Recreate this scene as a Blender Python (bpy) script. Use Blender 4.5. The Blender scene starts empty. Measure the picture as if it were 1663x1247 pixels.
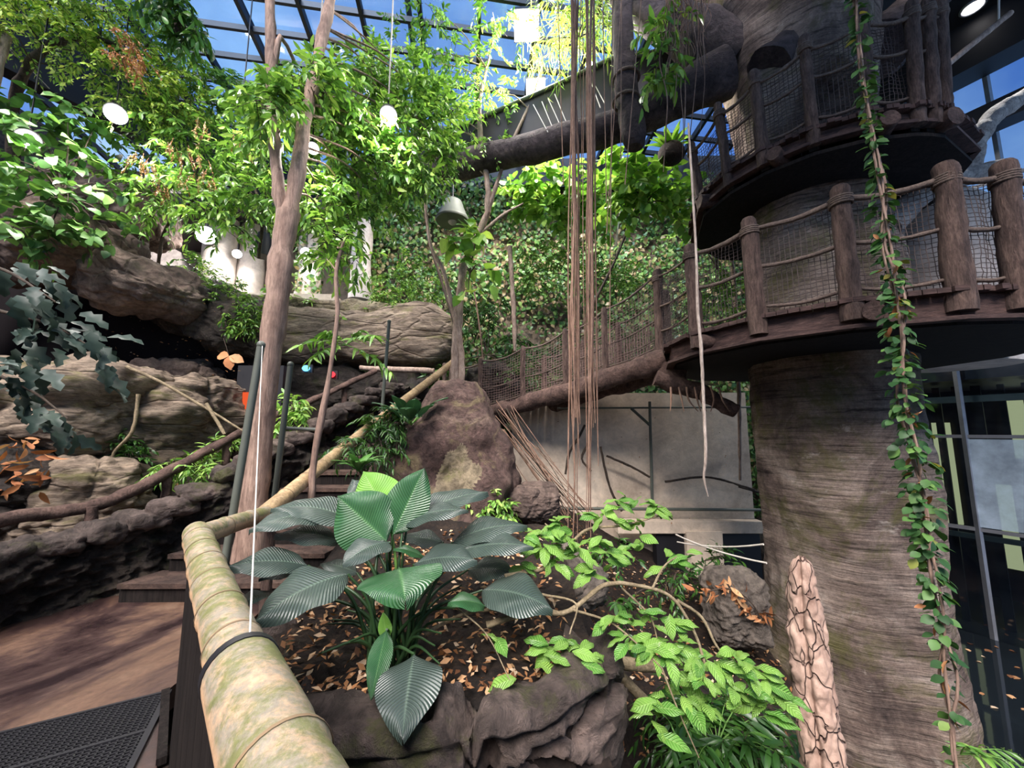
import bpy, bmesh, math, random
import numpy as np
from mathutils import Vector

# ------------------------------------------------------------------ camera, world, sun, exposure
SC = bpy.context.scene
COL = SC.collection
W_, H_, FPX, PITCH = 1663.0, 1247.0, 620.0, math.radians(7.0)
CAM = np.array((0.0, 0.0, 1.6))
cd = bpy.data.cameras.new('camera'); cam = bpy.data.objects.new('camera', cd); COL.objects.link(cam)
cd.sensor_width = 36.0; cd.lens = 36.0 * FPX / W_; cd.clip_start = 0.05; cd.clip_end = 200
cam.location = CAM; cam.rotation_euler = (math.pi / 2 + PITCH, 0, 0)
SC.camera = cam
SC.view_settings.view_transform = 'Standard'; SC.view_settings.look = 'None'
SC.view_settings.gamma = 1.0; SC.view_settings.use_curve_mapping = False
SC.view_settings.exposure = 0.64
SC.cycles.transparent_max_bounces = 16
SC.cycles.max_bounces = 8

def world():
    w = bpy.data.worlds.new('sky'); SC.world = w; w.use_nodes = True
    nt = w.node_tree; nt.nodes.clear()
    out = nt.nodes.new('ShaderNodeOutputWorld'); bg = nt.nodes.new('ShaderNodeBackground')
    tc = nt.nodes.new('ShaderNodeTexCoord'); no = nt.nodes.new('ShaderNodeTexNoise')
    no.inputs['Scale'].default_value = 3.2; no.inputs['Detail'].default_value = 5
    rp = nt.nodes.new('ShaderNodeValToRGB')
    rp.color_ramp.elements[0].position = .36; rp.color_ramp.elements[0].color = (.10, .23, .62, 1)
    rp.color_ramp.elements[1].position = .66; rp.color_ramp.elements[1].color = (.50, .74, 1, 1)
    nt.links.new(tc.outputs['Generated'], no.inputs['Vector'])
    nt.links.new(no.outputs['Fac'], rp.inputs['Fac'])
    nt.links.new(rp.outputs['Color'], bg.inputs['Color'])
    bg.inputs['Strength'].default_value = 0.8
    nt.links.new(bg.outputs['Background'], out.inputs['Surface'])
world()
sl = bpy.data.lights.new('daylight', 'SUN'); sun = bpy.data.objects.new('daylight', sl); COL.objects.link(sun)
sl.energy = 6.0; sl.angle = math.radians(32); sl.color = (1.0, .92, .88)
sun.rotation_euler = Vector((.18, .62, -.78)).to_track_quat('-Z', 'Y').to_euler()

# ------------------------------------------------------------------ helpers
rng = np.random.default_rng(11)
cp, sp = math.cos(PITCH), math.sin(PITCH)
def ray(px, py):
    u = (px - W_ / 2) / FPX; v = (H_ / 2 - py) / FPX
    return np.array((u, cp - sp * v, sp + cp * v))
def at(px, py, Y):
    d = ray(px, py); return CAM + d * (Y / d[1])
def atz(px, py, z):
    d = ray(px, py); return CAM + d * ((z - CAM[2]) / d[2])
def A(*a): return np.array(a, float)
def nrm(v):
    v = np.asarray(v, float); return v / (np.linalg.norm(v, axis=-1, keepdims=True) + 1e-9)

def vnoise(P, seed=0):
    P = np.asarray(P, float); i = np.floor(P).astype(np.int64); f = P - i; f = f * f * (3 - 2 * f)
    def h(x, y, z):
        n = (x * 374761393 + y * 668265263 + z * 2147483647 + seed * 974634777) & 0x7fffffff
        n = ((n ^ (n >> 13)) * 1274126177) & 0x7fffffff
        n = n ^ (n >> 16)
        return (n & 0xffff) / 32767.5 - 1
    r = 0
    for dx in (0, 1):
        for dy in (0, 1):
            for dz in (0, 1):
                w = (f[:, 0] if dx else 1 - f[:, 0]) * (f[:, 1] if dy else 1 - f[:, 1]) * (f[:, 2] if dz else 1 - f[:, 2])
                r = r + w * h(i[:, 0] + dx, i[:, 1] + dy, i[:, 2] + dz)
    return r
def fbm(P, s=1.0, o=4, seed=0):
    P = np.asarray(P, float) * s; r = 0; a = 1
    for k in range(o):
        r = r + a * vnoise(P * 2 ** k + 17.3 * k, seed + k); a *= .5
    return r
def worley(P, n, seed=0, aniso=(1, 1, 1)):
    g = np.random.default_rng(seed); lo, hi = P.min(0), P.max(0)
    F = lo + g.random((n, 3)) * (hi - lo); an = np.array(aniso)
    d = np.linalg.norm((P[:, None] - F[None]) * an, axis=2); d.sort(1)
    return d[:, 0], d[:, 1]

class MB:
    def __init__(s): s.V = []; s.F = []; s.MI = []; s.UV = []; s.n = 0
    def add(s, V, F, mi=0, uv=None):
        V = np.asarray(V, float); F = np.asarray(F, np.int64)
        s.V.append(V); s.F.append(F + s.n); s.MI.append(np.full(len(F), mi)); s.n += len(V)
        s.UV.append(np.zeros((len(V), 2)) if uv is None else np.asarray(uv, float))
    def box(s, c, size, rz=0, mi=0, rx=0, ry=0):
        v = np.array([(x, y, z) for x in (-.5, .5) for y in (-.5, .5) for z in (-.5, .5)]) * np.asarray(size)
        from mathutils import Euler
        m = np.array(Euler((rx, ry, rz)).to_matrix()); v = v @ m.T + np.asarray(c)
        s.add(v, [(0, 1, 3, 2), (4, 6, 7, 5), (0, 4, 5, 1), (2, 3, 7, 6), (0, 2, 6, 4), (1, 5, 7, 3)], mi)
    def bar(s, a, b, w, h=None, mi=0):
        a = np.asarray(a, float); b = np.asarray(b, float); h = h or w
        d = nrm(b - a); up = A(0, 0, 1) if abs(d[2]) < .95 else A(0, 1, 0)
        x = nrm(np.cross(d, up)); z = np.cross(x, d)
        q = [(-1, -1), (1, -1), (1, 1), (-1, 1)]
        v = [p + x * i * w / 2 + z * j * h / 2 for p in (a, b) for i, j in q]
        s.add(v, [(0, 1, 2, 3), (7, 6, 5, 4), (0, 4, 5, 1), (1, 5, 6, 2), (2, 6, 7, 3), (3, 7, 4, 0)], mi)
    def tube(s, pts, rad, n=8, mi=0, step=None, wob=0, seed=0, cap=True, fn=None):
        pts = np.asarray(pts, float); rad = np.broadcast_to(np.asarray(rad, float), (len(pts),))
        if step: pts, rad = smooth(pts, rad, step)
        m = len(pts); t = nrm(np.gradient(pts, axis=0))
        x = np.cross(t[0], (0, 0, 1) if abs(t[0][2]) < .9 else (0, 1, 0)); x = nrm(x); X = []
        for k in range(m):
            x = nrm(x - t[k] * np.dot(x, t[k])); X.append(x)
        X = np.array(X); Yv = np.cross(t, X); a = np.linspace(0, 2 * math.pi, n, endpoint=False)
        D = X[:, None] * np.cos(a)[None, :, None] + Yv[:, None] * np.sin(a)[None, :, None]
        rr = np.repeat(rad[:, None], n, 1)
        V = (pts[:, None] + D * rr[..., None]).reshape(-1, 3)
        if wob:
            V = V + D.reshape(-1, 3) * (wob * rr.reshape(-1, 1)) * fbm(V, .55 / max(rad.mean(), .005), 3, seed)[:, None]
        if fn: V = V + D.reshape(-1, 3) * fn(V, D.reshape(-1, 3))[:, None]
        i = np.arange(m - 1)[:, None] * n; j = np.arange(n)[None]; j2 = (j + 1) % n
        F = np.stack([i + j, i + j2, i + n + j2, i + n + j], -1).reshape(-1, 4)
        s.add(V, F, mi)
        if cap:
            for k, o in ((0, 1), (m - 1, 0)):
                b = k * n; c = V[b:b + n].mean(0)
                vv = np.vstack([V[b:b + n], c[None]]); idx = np.arange(n); nx = (idx + 1) % n
                s.add(vv, np.stack([nx, idx, np.full(n, n)], -1) if o else np.stack([idx, nx, np.full(n, n)], -1), mi)
    def grid(s, G, mi=0, flip=False, close=False):
        G = np.asarray(G, float); a, b = G.shape[:2]
        i = np.arange(a - 1)[:, None] * b; j = np.arange(b if close else b - 1)[None]; j2 = (j + 1) % b
        F = np.stack([i + j, i + j2, i + b + j2, i + b + j], -1).reshape(-1, 4)
        if flip: F = F[:, ::-1]
        s.add(G.reshape(-1, 3), F, mi)
    def prism(s, poly, z0, z1, mi=0):
        n = len(poly); z0 = np.broadcast_to(z0, (n,)); z1 = np.broadcast_to(z1, (n,))
        v = [(p[0], p[1], z0[k]) for k, p in enumerate(poly)] + [(p[0], p[1], z1[k]) for k, p in enumerate(poly)]
        s.V.append(np.array(v, float)); b = s.n; s.n += 2 * n; s.UV.append(np.zeros((2 * n, 2)))
        s.F.append(np.array([(b + k, b + (k + 1) % n, b + n + (k + 1) % n, b + n + k) for k in range(n)])); s.MI.append(np.full(n, mi))
        c0 = np.mean(v[:n], 0); c1 = np.mean(v[n:], 0)
        s.add(np.vstack([v[:n], [c0]]), [((k + 1) % n, k, n) for k in range(n)], mi)
        s.add(np.vstack([v[n:], [c1]]), [(k, (k + 1) % n, n) for k in range(n)], mi)
    def ball(s, c, r, mi=0, sub=2):
        V, F = ico(sub); s.add(V * np.asarray(r) + np.asarray(c), F, mi)
    def build(s, name, mats, parent=None, smooth_=True, loc=None):
        me = bpy.data.meshes.new(name)
        V = np.concatenate(s.V); L = np.concatenate([f.reshape(-1) for f in s.F])
        tot = np.concatenate([np.full(len(f), f.shape[1]) for f in s.F]); st = np.concatenate([[0], np.cumsum(tot)[:-1]])
        off = np.zeros(3) if parent is None and loc is None else (np.array(parent.matrix_basis.translation) if parent is not None else np.asarray(loc))
        q = parent
        while q is not None and q.parent is not None:
            q = q.parent; off = off + np.array(q.matrix_basis.translation)
        if loc is None and parent is None:
            off = A((V[:, 0].min() + V[:, 0].max()) / 2, (V[:, 1].min() + V[:, 1].max()) / 2, V[:, 2].min())
        me.vertices.add(len(V)); me.vertices.foreach_set('co', (V - off).astype(np.float32).reshape(-1))
        me.loops.add(len(L)); me.loops.foreach_set('vertex_index', L.astype(np.int32))
        me.polygons.add(len(tot)); me.polygons.foreach_set('loop_start', st.astype(np.int32))
        me.polygons.foreach_set('material_index', np.concatenate(s.MI).astype(np.int32))
        me.polygons.foreach_set('use_smooth', np.full(len(tot), bool(smooth_)))
        uv = np.concatenate(s.UV)
        if np.any(uv): me.uv_layers.new(name='UVMap').data.foreach_set('uv', uv[L].astype(np.float32).reshape(-1))
        me.update(calc_edges=True); me.validate()
        for m in (mats if isinstance(mats, (list, tuple)) else [mats]): me.materials.append(m)
        o = bpy.data.objects.new(name, me); COL.objects.link(o)
        if parent is not None: o.parent = parent
        else: o.location = off
        return o
_ico = {}
def ico(sub):
    if sub not in _ico:
        bm = bmesh.new(); bmesh.ops.create_icosphere(bm, subdivisions=sub, radius=1)
        _ico[sub] = (np.array([v.co[:] for v in bm.verts]), np.array([[v.index for v in f.verts] for f in bm.faces])); bm.free()
    return _ico[sub]
def smooth(pts, rad, step):
    P = np.vstack([2 * pts[0] - pts[1], pts, 2 * pts[-1] - pts[-2]]); R = np.concatenate([[rad[0]], rad, [rad[-1]]])
    o, r = [], []
    for k in range(1, len(P) - 2):
        L = np.linalg.norm(P[k + 1] - P[k]); n = max(1, int(round(L / step)))
        for t in np.arange(n) / n:
            a, b, c, d = P[k - 1:k + 3]
            o.append(.5 * (2 * b + (c - a) * t + (2 * a - 5 * b + 4 * c - d) * t * t + (3 * b - a - 3 * c + d) * t ** 3)); r.append(R[k] + (R[k + 1] - R[k]) * t)
    o.append(pts[-1]); r.append(rad[-1]); return np.array(o), np.array(r)
def tag(o, label, cat, group=None, kind=None):
    if label: o['label'] = label
    if cat: o['category'] = cat
    if group: o['group'] = group
    if kind: o['kind'] = kind
    return o
def thing(name, label, cat, loc, group=None, kind=None):
    o = bpy.data.objects.new(name, None); COL.objects.link(o); o.location = Vector([float(c) for c in loc]); o.empty_display_size = .1
    return tag(o, label, cat, group, kind)
def struct(o): o['kind'] = 'structure'; return o
def copy_tree(o, parent=None, loc=None):
    c = o.copy(); COL.objects.link(c); c.parent = parent
    if loc is not None: c.location = loc
    for ch in list(o.children): copy_tree(ch, c)
    return c

# ------------------------------------------------------------------ materials
class NT:
    def __init__(s, name):
        s.m = bpy.data.materials.new(name); s.m.use_nodes = True; s.t = s.m.node_tree; s.t.nodes.clear()
        s.out = s.n('OutputMaterial')
    def n(s, kind, **kw):
        nd = s.t.nodes.new('ShaderNode' + kind)
        for k, v in kw.items():
            if k in nd.inputs.keys(): 
                try: nd.inputs[k].default_value = v
                except Exception: s.t.links.new(v, nd.inputs[k])
            else: setattr(nd, k, v)
        return nd
    def l(s, a, b): s.t.links.new(a, b)
    def ramp(s, fac, stops):
        r = s.n('ValToRGB'); e = r.color_ramp.elements
        while len(e) > len(stops): e.remove(e[-1])
        while len(e) < len(stops): e.new(.5)
        for q, (p, c) in zip(e, stops): q.position = p; q.color = (*c, 1) if len(c) == 3 else c
        s.l(fac, r.inputs['Fac']); return r.outputs['Color']
    def coord(s, scale=(1, 1, 1), kind='Object'):
        t = s.n('TexCoord'); mp = s.n('Mapping'); mp.inputs['Scale'].default_value = scale; s.l(t.outputs[kind], mp.inputs['Vector']); return mp.outputs['Vector']
    def noise(s, vec, scale, detail=6, rough=.6, dist=0):
        n = s.n('TexNoise'); n.inputs['Scale'].default_value = scale; n.inputs['Detail'].default_value = detail
        n.inputs['Roughness'].default_value = rough; n.inputs['Distortion'].default_value = dist; s.l(vec, n.inputs['Vector']); return n.outputs['Fac']
    def mix(s, fac, a, b, mode='MIX'):
        m = s.n('Mix', data_type='RGBA', blend_type=mode)
        for v, i in ((fac, 0), (a, 6), (b, 7)):
            if isinstance(v, (int, float)): m.inputs[i].default_value = v
            elif isinstance(v, tuple): m.inputs[i].default_value = (*v, 1)
            else: s.l(v, m.inputs[i])
        return m.outputs[2]
    def math(s, op, a, b=0.0):
        m = s.n('Math', operation=op)
        for v, i in ((a, 0), (b, 1)):
            if isinstance(v, (int, float)): m.inputs[i].default_value = v
            else: s.l(v, m.inputs[i])
        return m.outputs[0]
    def bsdf(s, col, rough=.8, bump=None, bstr=.5, bdist=.02, spec=.5, metal=0):
        b = s.n('BsdfPrincipled')
        if isinstance(col, tuple): b.inputs['Base Color'].default_value = (*col, 1)
        else: s.l(col, b.inputs['Base Color'])
        if isinstance(rough, (int, float)): b.inputs['Roughness'].default_value = rough
        else: s.l(rough, b.inputs['Roughness'])
        b.inputs['Specular IOR Level'].default_value = spec; b.inputs['Metallic'].default_value = metal
        if bump is not None:
            u = s.n('Bump'); u.inputs['Strength'].default_value = bstr; u.inputs['Distance'].default_value = bdist
            s.l(bump, u.inputs['Height']); s.l(u.outputs['Normal'], b.inputs['Normal'])
        return b.outputs['BSDF']
    def done(s, sh): s.l(sh, s.out.inputs['Surface']); return s.m

def stone(name, c0, c1, c2, scale=1.5, stretch=(1, 1, 1), rough=.85, bstr=.9, bdist=.12, crack=0, moss=None, stain=None, spec=.35, grain=.75):
    t = NT(name); v = t.coord(stretch)
    n1 = t.noise(v, scale, 10, .68, .6); n2 = t.noise(v, scale * 7, 8, .75, .4)
    col = t.ramp(n1, [(.3, c0), (.52, c1), (.72, c2)])
    col = t.mix(grain, col, t.ramp(n2, [(.34, (.16, .15, .15)), (.52, (.85, .85, .85)), (.7, (1.5, 1.46, 1.42))]), 'MULTIPLY')
    if moss: col = t.mix(t.ramp(t.noise(v, scale * 1.7, 6, .7), [(.54, (0, 0, 0)), (.66, (.8, .8, .8))]), col, moss)
    if stain: col = t.mix(t.ramp(t.noise(v, scale * .9, 7, .75, 1.), [(.55, (0, 0, 0)), (.68, (.9, .9, .9))]), col, stain)
    h = t.math('ADD', n1, t.math('MULTIPLY', n2, .7))
    if crack:
        w = t.n('TexVoronoi', feature='DISTANCE_TO_EDGE'); w.inputs['Scale'].default_value = crack
        d = t.n('VectorMath', operation='ADD'); t.l(v, d.inputs[0]); nn = t.n('TexNoise'); nn.inputs['Scale'].default_value = crack * 1.5; t.l(v, nn.inputs['Vector'])
        sc = t.n('VectorMath', operation='SCALE'); t.l(nn.outputs['Color'], sc.inputs[0]); sc.inputs['Scale'].default_value = .5 / crack; t.l(sc.outputs[0], d.inputs[1]); t.l(d.outputs[0], w.inputs['Vector'])
        e = t.ramp(w.outputs['Distance'], [(0, (0, 0, 0)), (.05, (1, 1, 1))])
        h = t.math('ADD', h, t.math('MULTIPLY', e, .5))
    return t.done(t.bsdf(col, rough, h, bstr, bdist, spec))
def wood(name, c0, c1, stretch=(14, 14, 1.2), rough=.75, bstr=.5, spec=.3):
    t = NT(name); v = t.coord(stretch); n = t.noise(v, 1.4, 7, .65, .4); n2 = t.noise(t.coord((3, 3, 3)), 2.2, 4)
    col = t.mix(.5, t.ramp(n, [(.3, c0), (.7, c1)]), t.ramp(n2, [(.3, (.45, .42, .42)), (.7, (1.3, 1.3, 1.25))]), 'MULTIPLY')
    n3 = t.noise(t.coord((stretch[0] * 3, stretch[1] * 3, stretch[2] * 3)), 2.0, 6, .75); col = t.mix(.6, col, t.ramp(n3, [(.36, (.3, .29, .28)), (.55, (1, 1, 1)), (.7, (1.4, 1.4, 1.35))]), 'MULTIPLY')
    return t.done(t.bsdf(col, rough, t.math('ADD', n, n3), bstr, .03, spec))
def leafm(name, stops, rough=.42, tr=.35, spec=.5):
    t = NT(name); g = t.n('NewGeometry'); col = t.ramp(g.outputs['Random Per Island'], stops)
    n = t.noise(t.coord(), 14, 3); col = t.mix(.4, col, t.ramp(n, [(.3, (.6, .6, .6)), (.7, (1.3, 1.3, 1.2))]), 'MULTIPLY')
    b = t.bsdf(col, rough, None, spec=spec); tl = t.n('BsdfTranslucent')
    c2 = t.mix(1.0, col, (1.1, 1.12, .65), 'MULTIPLY'); t.l(c2, tl.inputs['Color'])
    m = t.n('MixShader'); m.inputs[0].default_value = tr; t.l(b, m.inputs[1]); t.l(tl.outputs[0], m.inputs[2]); return t.done(m.outputs[0])
def veined(name, cA, cB, cV, rough=.33, tr=.15, k=26, bstr=.6):
    t = NT(name); uv = t.n('UVMap'); sx = t.n('SeparateXYZ'); t.l(uv.outputs[0], sx.inputs[0])
    u = t.math('ABSOLUTE', t.math('SUBTRACT', sx.outputs[0], .5))
    ph = t.math('MULTIPLY', t.math('SUBTRACT', sx.outputs[1], t.math('MULTIPLY', u, .42)), k * 6.283)
    s_ = t.math('MULTIPLY', t.math('ADD', t.math('SINE', ph), 1.0), .5)
    mid = t.ramp(u, [(.0, (1, 1, 1)), (.035, (0, 0, 0))])
    g = t.n('NewGeometry'); base = t.ramp(g.outputs['Random Per Island'], [(0, cA), (1, cB)])
    base = t.mix(.5, base, t.ramp(t.noise(t.coord(), 9, 4), [(.3, (.55, .55, .55)), (.7, (1.35, 1.35, 1.35))]), 'MULTIPLY')
    col = t.mix(t.math('MULTIPLY', t.math('POWER', s_, 6.0), .3), base, cV); col = t.mix(t.math('MULTIPLY', mid, .7), col, cV)
    b = t.bsdf(col, rough, s_, bstr, .006, .6); tl = t.n('BsdfTranslucent'); t.l(col, tl.inputs['Color'])
    m = t.n('MixShader'); m.inputs[0].default_value = tr; t.l(b, m.inputs[1]); t.l(tl.outputs[0], m.inputs[2]); return t.done(m.outputs[0])
def plain(name, c, rough=.6, metal=0, spec=.4):
    t = NT(name); n = t.noise(t.coord(), 5, 5); col = t.mix(.35, c, t.ramp(n, [(.3, (.5, .5, .5)), (.7, (1.3, 1.3, 1.3))]), 'MULTIPLY')
    return t.done(t.bsdf(col, rough, n, .15, .01, spec, metal))
def emit(name, c, s):
    t = NT(name); e = t.n('Emission'); e.inputs[0].default_value = (*c, 1); e.inputs[1].default_value = s; return t.done(e.outputs[0])
def glass(name, tint, refl=.12, haze=0.0, hazec=(.5, .6, .7)):
    t = NT(name); a = t.n('BsdfTransparent'); a.inputs[0].default_value = (*tint, 1)
    g = t.n('BsdfGlossy'); g.inputs['Roughness'].default_value = .06
    m = t.n('MixShader'); m.inputs[0].default_value = refl; t.l(a.outputs[0], m.inputs[1]); t.l(g.outputs[0], m.inputs[2]); sh = m.outputs[0]
    if haze:
        d = t.n('BsdfDiffuse'); d.inputs[0].default_value = (*hazec, 1); m2 = t.n('MixShader')
        n = t.noise(t.coord(), 2.5, 5); t.l(t.math('MULTIPLY', n, haze * 2), m2.inputs[0]); t.l(sh, m2.inputs[1]); t.l(d.outputs[0], m2.inputs[2]); sh = m2.outputs[0]
    return t.done(sh)

M = {}
M['rock'] = stone('brown rock', (.05, .032, .028), (.19, .135, .11), (.36, .27, .21), 1.1, crack=1.3, bstr=.8)
M['rocktan'] = stone('tan layered rock', (.09, .065, .05), (.34, .26, .19), (.52, .42, .31), .9, (1, 1, 3.5), crack=.8, moss=(.16, .15, .05), bstr=.9)
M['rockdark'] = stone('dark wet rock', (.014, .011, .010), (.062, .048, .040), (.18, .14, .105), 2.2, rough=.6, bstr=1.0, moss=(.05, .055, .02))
M['planter'] = stone('mossy planter rock', (.03, .022, .02), (.13, .097, .083), (.36, .265, .225), 1.5, rough=.72, bstr=1.0, moss=(.095, .10, .03))
M['boulder'] = stone('red brown boulder', (.05, .026, .024), (.16, .098, .083), (.32, .23, .18), 1.8, bstr=1.0, stain=(.30, .24, .12))
M['soil'] = stone('dark soil', (.012, .008, .007), (.045, .028, .02), (.12, .075, .045), 5, bstr=1.0)
M['concrete'] = stone('beige concrete', (.42, .33, .25), (.66, .54, .42), (.78, .67, .54), .7, bstr=.12, grain=.28)
M['graystone'] = stone('streaked grey brown rock', (.07, .055, .045), (.20, .165, .135), (.36, .31, .26), 1.4, (1, 1, .6))
M['pale'] = stone('pale plaster', (.38, .32, .28), (.58, .51, .46), (.70, .64, .59), .6, bstr=.2, grain=.4)
M['trunk'] = stone('fibrous grey brown trunk', (.05, .036, .034), (.155, .118, .10), (.33, .265, .22), .85, (1, 1, 3.2), bstr=.9, bdist=.05, moss=(.10, .095, .03))
def trunk_mat():
    t = NT('fissured grey trunk'); v = t.coord((1.0, 1.0, 1.0)); vs = t.coord((1.6, 1.6, 26))
    n1 = t.noise(v, .9, 8, .65, .9); n2 = t.noise(vs, 1.0, 9, .75, .35); n3 = t.noise(t.coord((1, 1, 2)), 2.6, 9, .75, .6); n4 = t.noise(v, 30, 5, .8)
    col = t.ramp(n1, [(.32, (.06, .043, .04)), (.45, (.21, .155, .13)), (.58, (.42, .33, .275)), (.72, (.60, .51, .45))])
    col = t.mix(.8, col, t.ramp(n2, [(.38, (.12, .11, .11)), (.47, (.85, .85, .85)), (.7, (1.35, 1.3, 1.25))]), 'MULTIPLY')
    col = t.mix(.5, col, t.ramp(n4, [(.35, (.4, .4, .4)), (.65, (1.4, 1.4, 1.4))]), 'MULTIPLY')
    col = t.mix(t.ramp(t.noise(v, 1.1, 8, .75, .5), [(.50, (0, 0, 0)), (.62, (.75, .75, .75))]), col, t.mix(n2, (.05, .05, .012), (.20, .19, .055)))
    col = t.mix(t.ramp(n3, [(.60, (0, 0, 0)), (.68, (.75, .75, .75))]), col, (.50, .43, .37))
    return t.done(t.bsdf(col, .85, t.math('ADD', t.math('MULTIPLY', n2, 1.6), t.math('ADD', n1, t.math('MULTIPLY', n4, .25))), 1.0, .045, .25))
M['trunk'] = trunk_mat()
M['palebranch'] = stone('pale grey branch', (.16, .13, .12), (.34, .30, .27), (.55, .51, .47), 2.5, (1, 1, 1), bstr=.5)
M['bark'] = wood('brown tree bark', (.18, .11, .085), (.46, .32, .25), (9, 9, 1.1))
M['branchshade'] = stone('shaded purple brown branch', (.03, .022, .024), (.085, .062, .062), (.17, .135, .13), 1.6, bstr=.8)  # purple brown, darkened to carry the shade on the upper branches
M['barkpale'] = wood('pale pinkish bark', (.24, .16, .12), (.58, .44, .36), (8, 8, 2))
M['barkred'] = wood('orange brown bark', (.16, .065, .035), (.42, .20, .12), (9, 9, 1.4))
M['twig'] = wood('dark twig bark', (.03, .022, .016), (.10, .07, .05), (6, 6, 6))
M['twigpale'] = wood('pale twig bark', (.17, .13, .075), (.38, .30, .19), (9, 9, 9))
M['post'] = wood('rough brown timber', (.05, .03, .027), (.27, .175, .14), (16, 16, 3), bstr=1.0)
M['earth'] = stone('tan earth wall', (.10, .07, .05), (.30, .22, .15), (.46, .36, .25), 1.2)
M['shadenet'] = plain('shade black netting', (.010, .008, .009), .9, 0, .1)  # netting whose near black colour holds the shade of the cave
M['parapet'] = stone('mossy tan parapet', (.14, .11, .07), (.36, .29, .19), (.52, .44, .31), 1.6, moss=(.20, .20, .07))
M['log'] = wood('red brown log', (.05, .028, .024), (.21, .13, .105), (6, 6, 6), bstr=.9)
M['darkwood'] = wood('near black boards', (.006, .005, .005), (.026, .02, .018), (25, 25, 1), rough=.8, spec=.15)
M['plank'] = wood('dark brown planks', (.03, .017, .016), (.13, .075, .065), (3, 3, 20))
M['rope'] = wood('grey brown rope', (.09, .062, .05), (.26, .19, .155), (40, 40, 40))
M['net'] = plain('dark net cord', (.085, .062, .056), .8)
M['netbridge'] = plain('brown net cord', (.22, .145, .125), .8)
M['cord'] = plain('off white cord', (.72, .66, .58), .7)
M['root'] = wood('tan aerial root', (.20, .11, .075), (.46, .29, .21), (20, 20, 3))
M['whiteroot'] = wood('whitish liana bark', (.30, .23, .19), (.62, .52, .45), (20, 20, 3))
M['step'] = stone('worn brown stair tread', (.025, .014, .012), (.075, .045, .034), (.15, .095, .07), 2, bstr=.5)
M['steel'] = plain('grey green painted steel', (.10, .11, .09), .5)
M['black'] = plain('black steel', (.012, .012, .015), .5)
M['alu'] = plain('grey aluminium', (.30, .31, .34), .4, .6)
M['duct'] = plain('dark purple grey panel', (.016, .012, .017), .65)
M['lens'] = emit('lamp lens', (1.0, .97, .95), 30)
M['red'] = emit('red glow', (1, .03, .04), 2.2); M['blue'] = emit('blue glow', (.12, .5, 1), 2.2)
M['orange'] = emit('orange display light', (1, .13, .04), .55)
M['warmlit'] = emit('lit yellow green room', (.75, .72, .36), .5)
M['roofglass'] = glass('blue tinted roof glass', (.50, .66, .92), .08, .10, (.40, .52, .7))
M['nodering'] = plain('brown bamboo node', (.20, .135, .075), .7)
M['wallglass'] = glass('grey wall glass', (.55, .68, .80), .16)
M['frost'] = glass('bluish frosted glass', (.6, .72, .85), .12, .6, (.50, .62, .74))
M['litter'] = leafm('dry brown leaf', [(0, (.10, .04, .02)), (.5, (.30, .14, .06)), (.8, (.50, .30, .16)), (1, (.66, .50, .36))], .7, .1, .2)
M['dry'] = leafm('dry orange leaf', [(0, (.24, .09, .04)), (.5, (.42, .17, .07)), (1, (.60, .36, .19))], .7, .15, .2)
M['leaf'] = leafm('mid green leaf', [(0, (.045, .12, .025)), (.45, (.13, .29, .05)), (.85, (.30, .52, .11)), (1, (.46, .64, .18))], .34, .32)
M['leafbright'] = leafm('bright green leaf', [(0, (.08, .22, .03)), (.5, (.21, .43, .07)), (1, (.46, .64, .16))], .38, .3)
M['climber'] = leafm('climber leaf', [(0, (.03, .085, .02)), (.6, (.09, .22, .05)), (1, (.22, .42, .10))], .4, .14)
M['bigfresh'] = veined('fresh green strap leaf', (.06, .22, .04), (.15, .38, .07), (.30, .52, .16))
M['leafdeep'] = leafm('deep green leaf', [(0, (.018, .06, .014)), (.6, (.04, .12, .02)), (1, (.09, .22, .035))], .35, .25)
M['leafyellow'] = leafm('yellow green leaf', [(0, (.11, .25, .04)), (.5, (.34, .54, .08)), (1, (.68, .74, .20))], .45, .35)
M['leafgrey'] = leafm('glossy grey green leaf', [(0, (.012, .026, .018)), (.7, (.03, .05, .038)), (1, (.10, .13, .115))], .5, .06, .25)
M['ivy'] = leafm('ivy leaf', [(0, (.03, .09, .025)), (.4, (.11, .25, .06)), (.72, (.29, .46, .13)), (.84, (.30, .22, .10)), (1, (.56, .42, .24))], .42, .25)
M['ficus'] = leafm('waxy lime green leaf', [(0, (.12, .36, .04)), (.6, (.24, .58, .07)), (1, (.40, .72, .12))], .3, .3, .6)
M['leafvine'] = leafm('dark vine leaf', [(0, (.02, .065, .02)), (.6, (.05, .13, .035)), (.93, (.12, .24, .06)), (1, (.45, .36, .08))], .5, .25, .3)
M['big'] = veined('glossy veined dark leaf', (.030, .048, .043), (.058, .082, .068), (.13, .19, .14), .34)
M['bignew'] = veined('young veined lime leaf', (.20, .50, .06), (.26, .56, .09), (.42, .70, .20), .4, .35)
M['bigmid'] = veined('veined green leaf', (.016, .07, .024), (.035, .115, .04), (.10, .24, .08))
M['ficusv'] = veined('waxy quilted lime leaf', (.11, .30, .045), (.34, .58, .11), (.46, .68, .22), .3, .3, 9, .9)
M['stalk'] = plain('dark green stalk', (.025, .06, .02), .4)
M['stalkg'] = plain('green stalk', (.12, .25, .05), .5)
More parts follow.
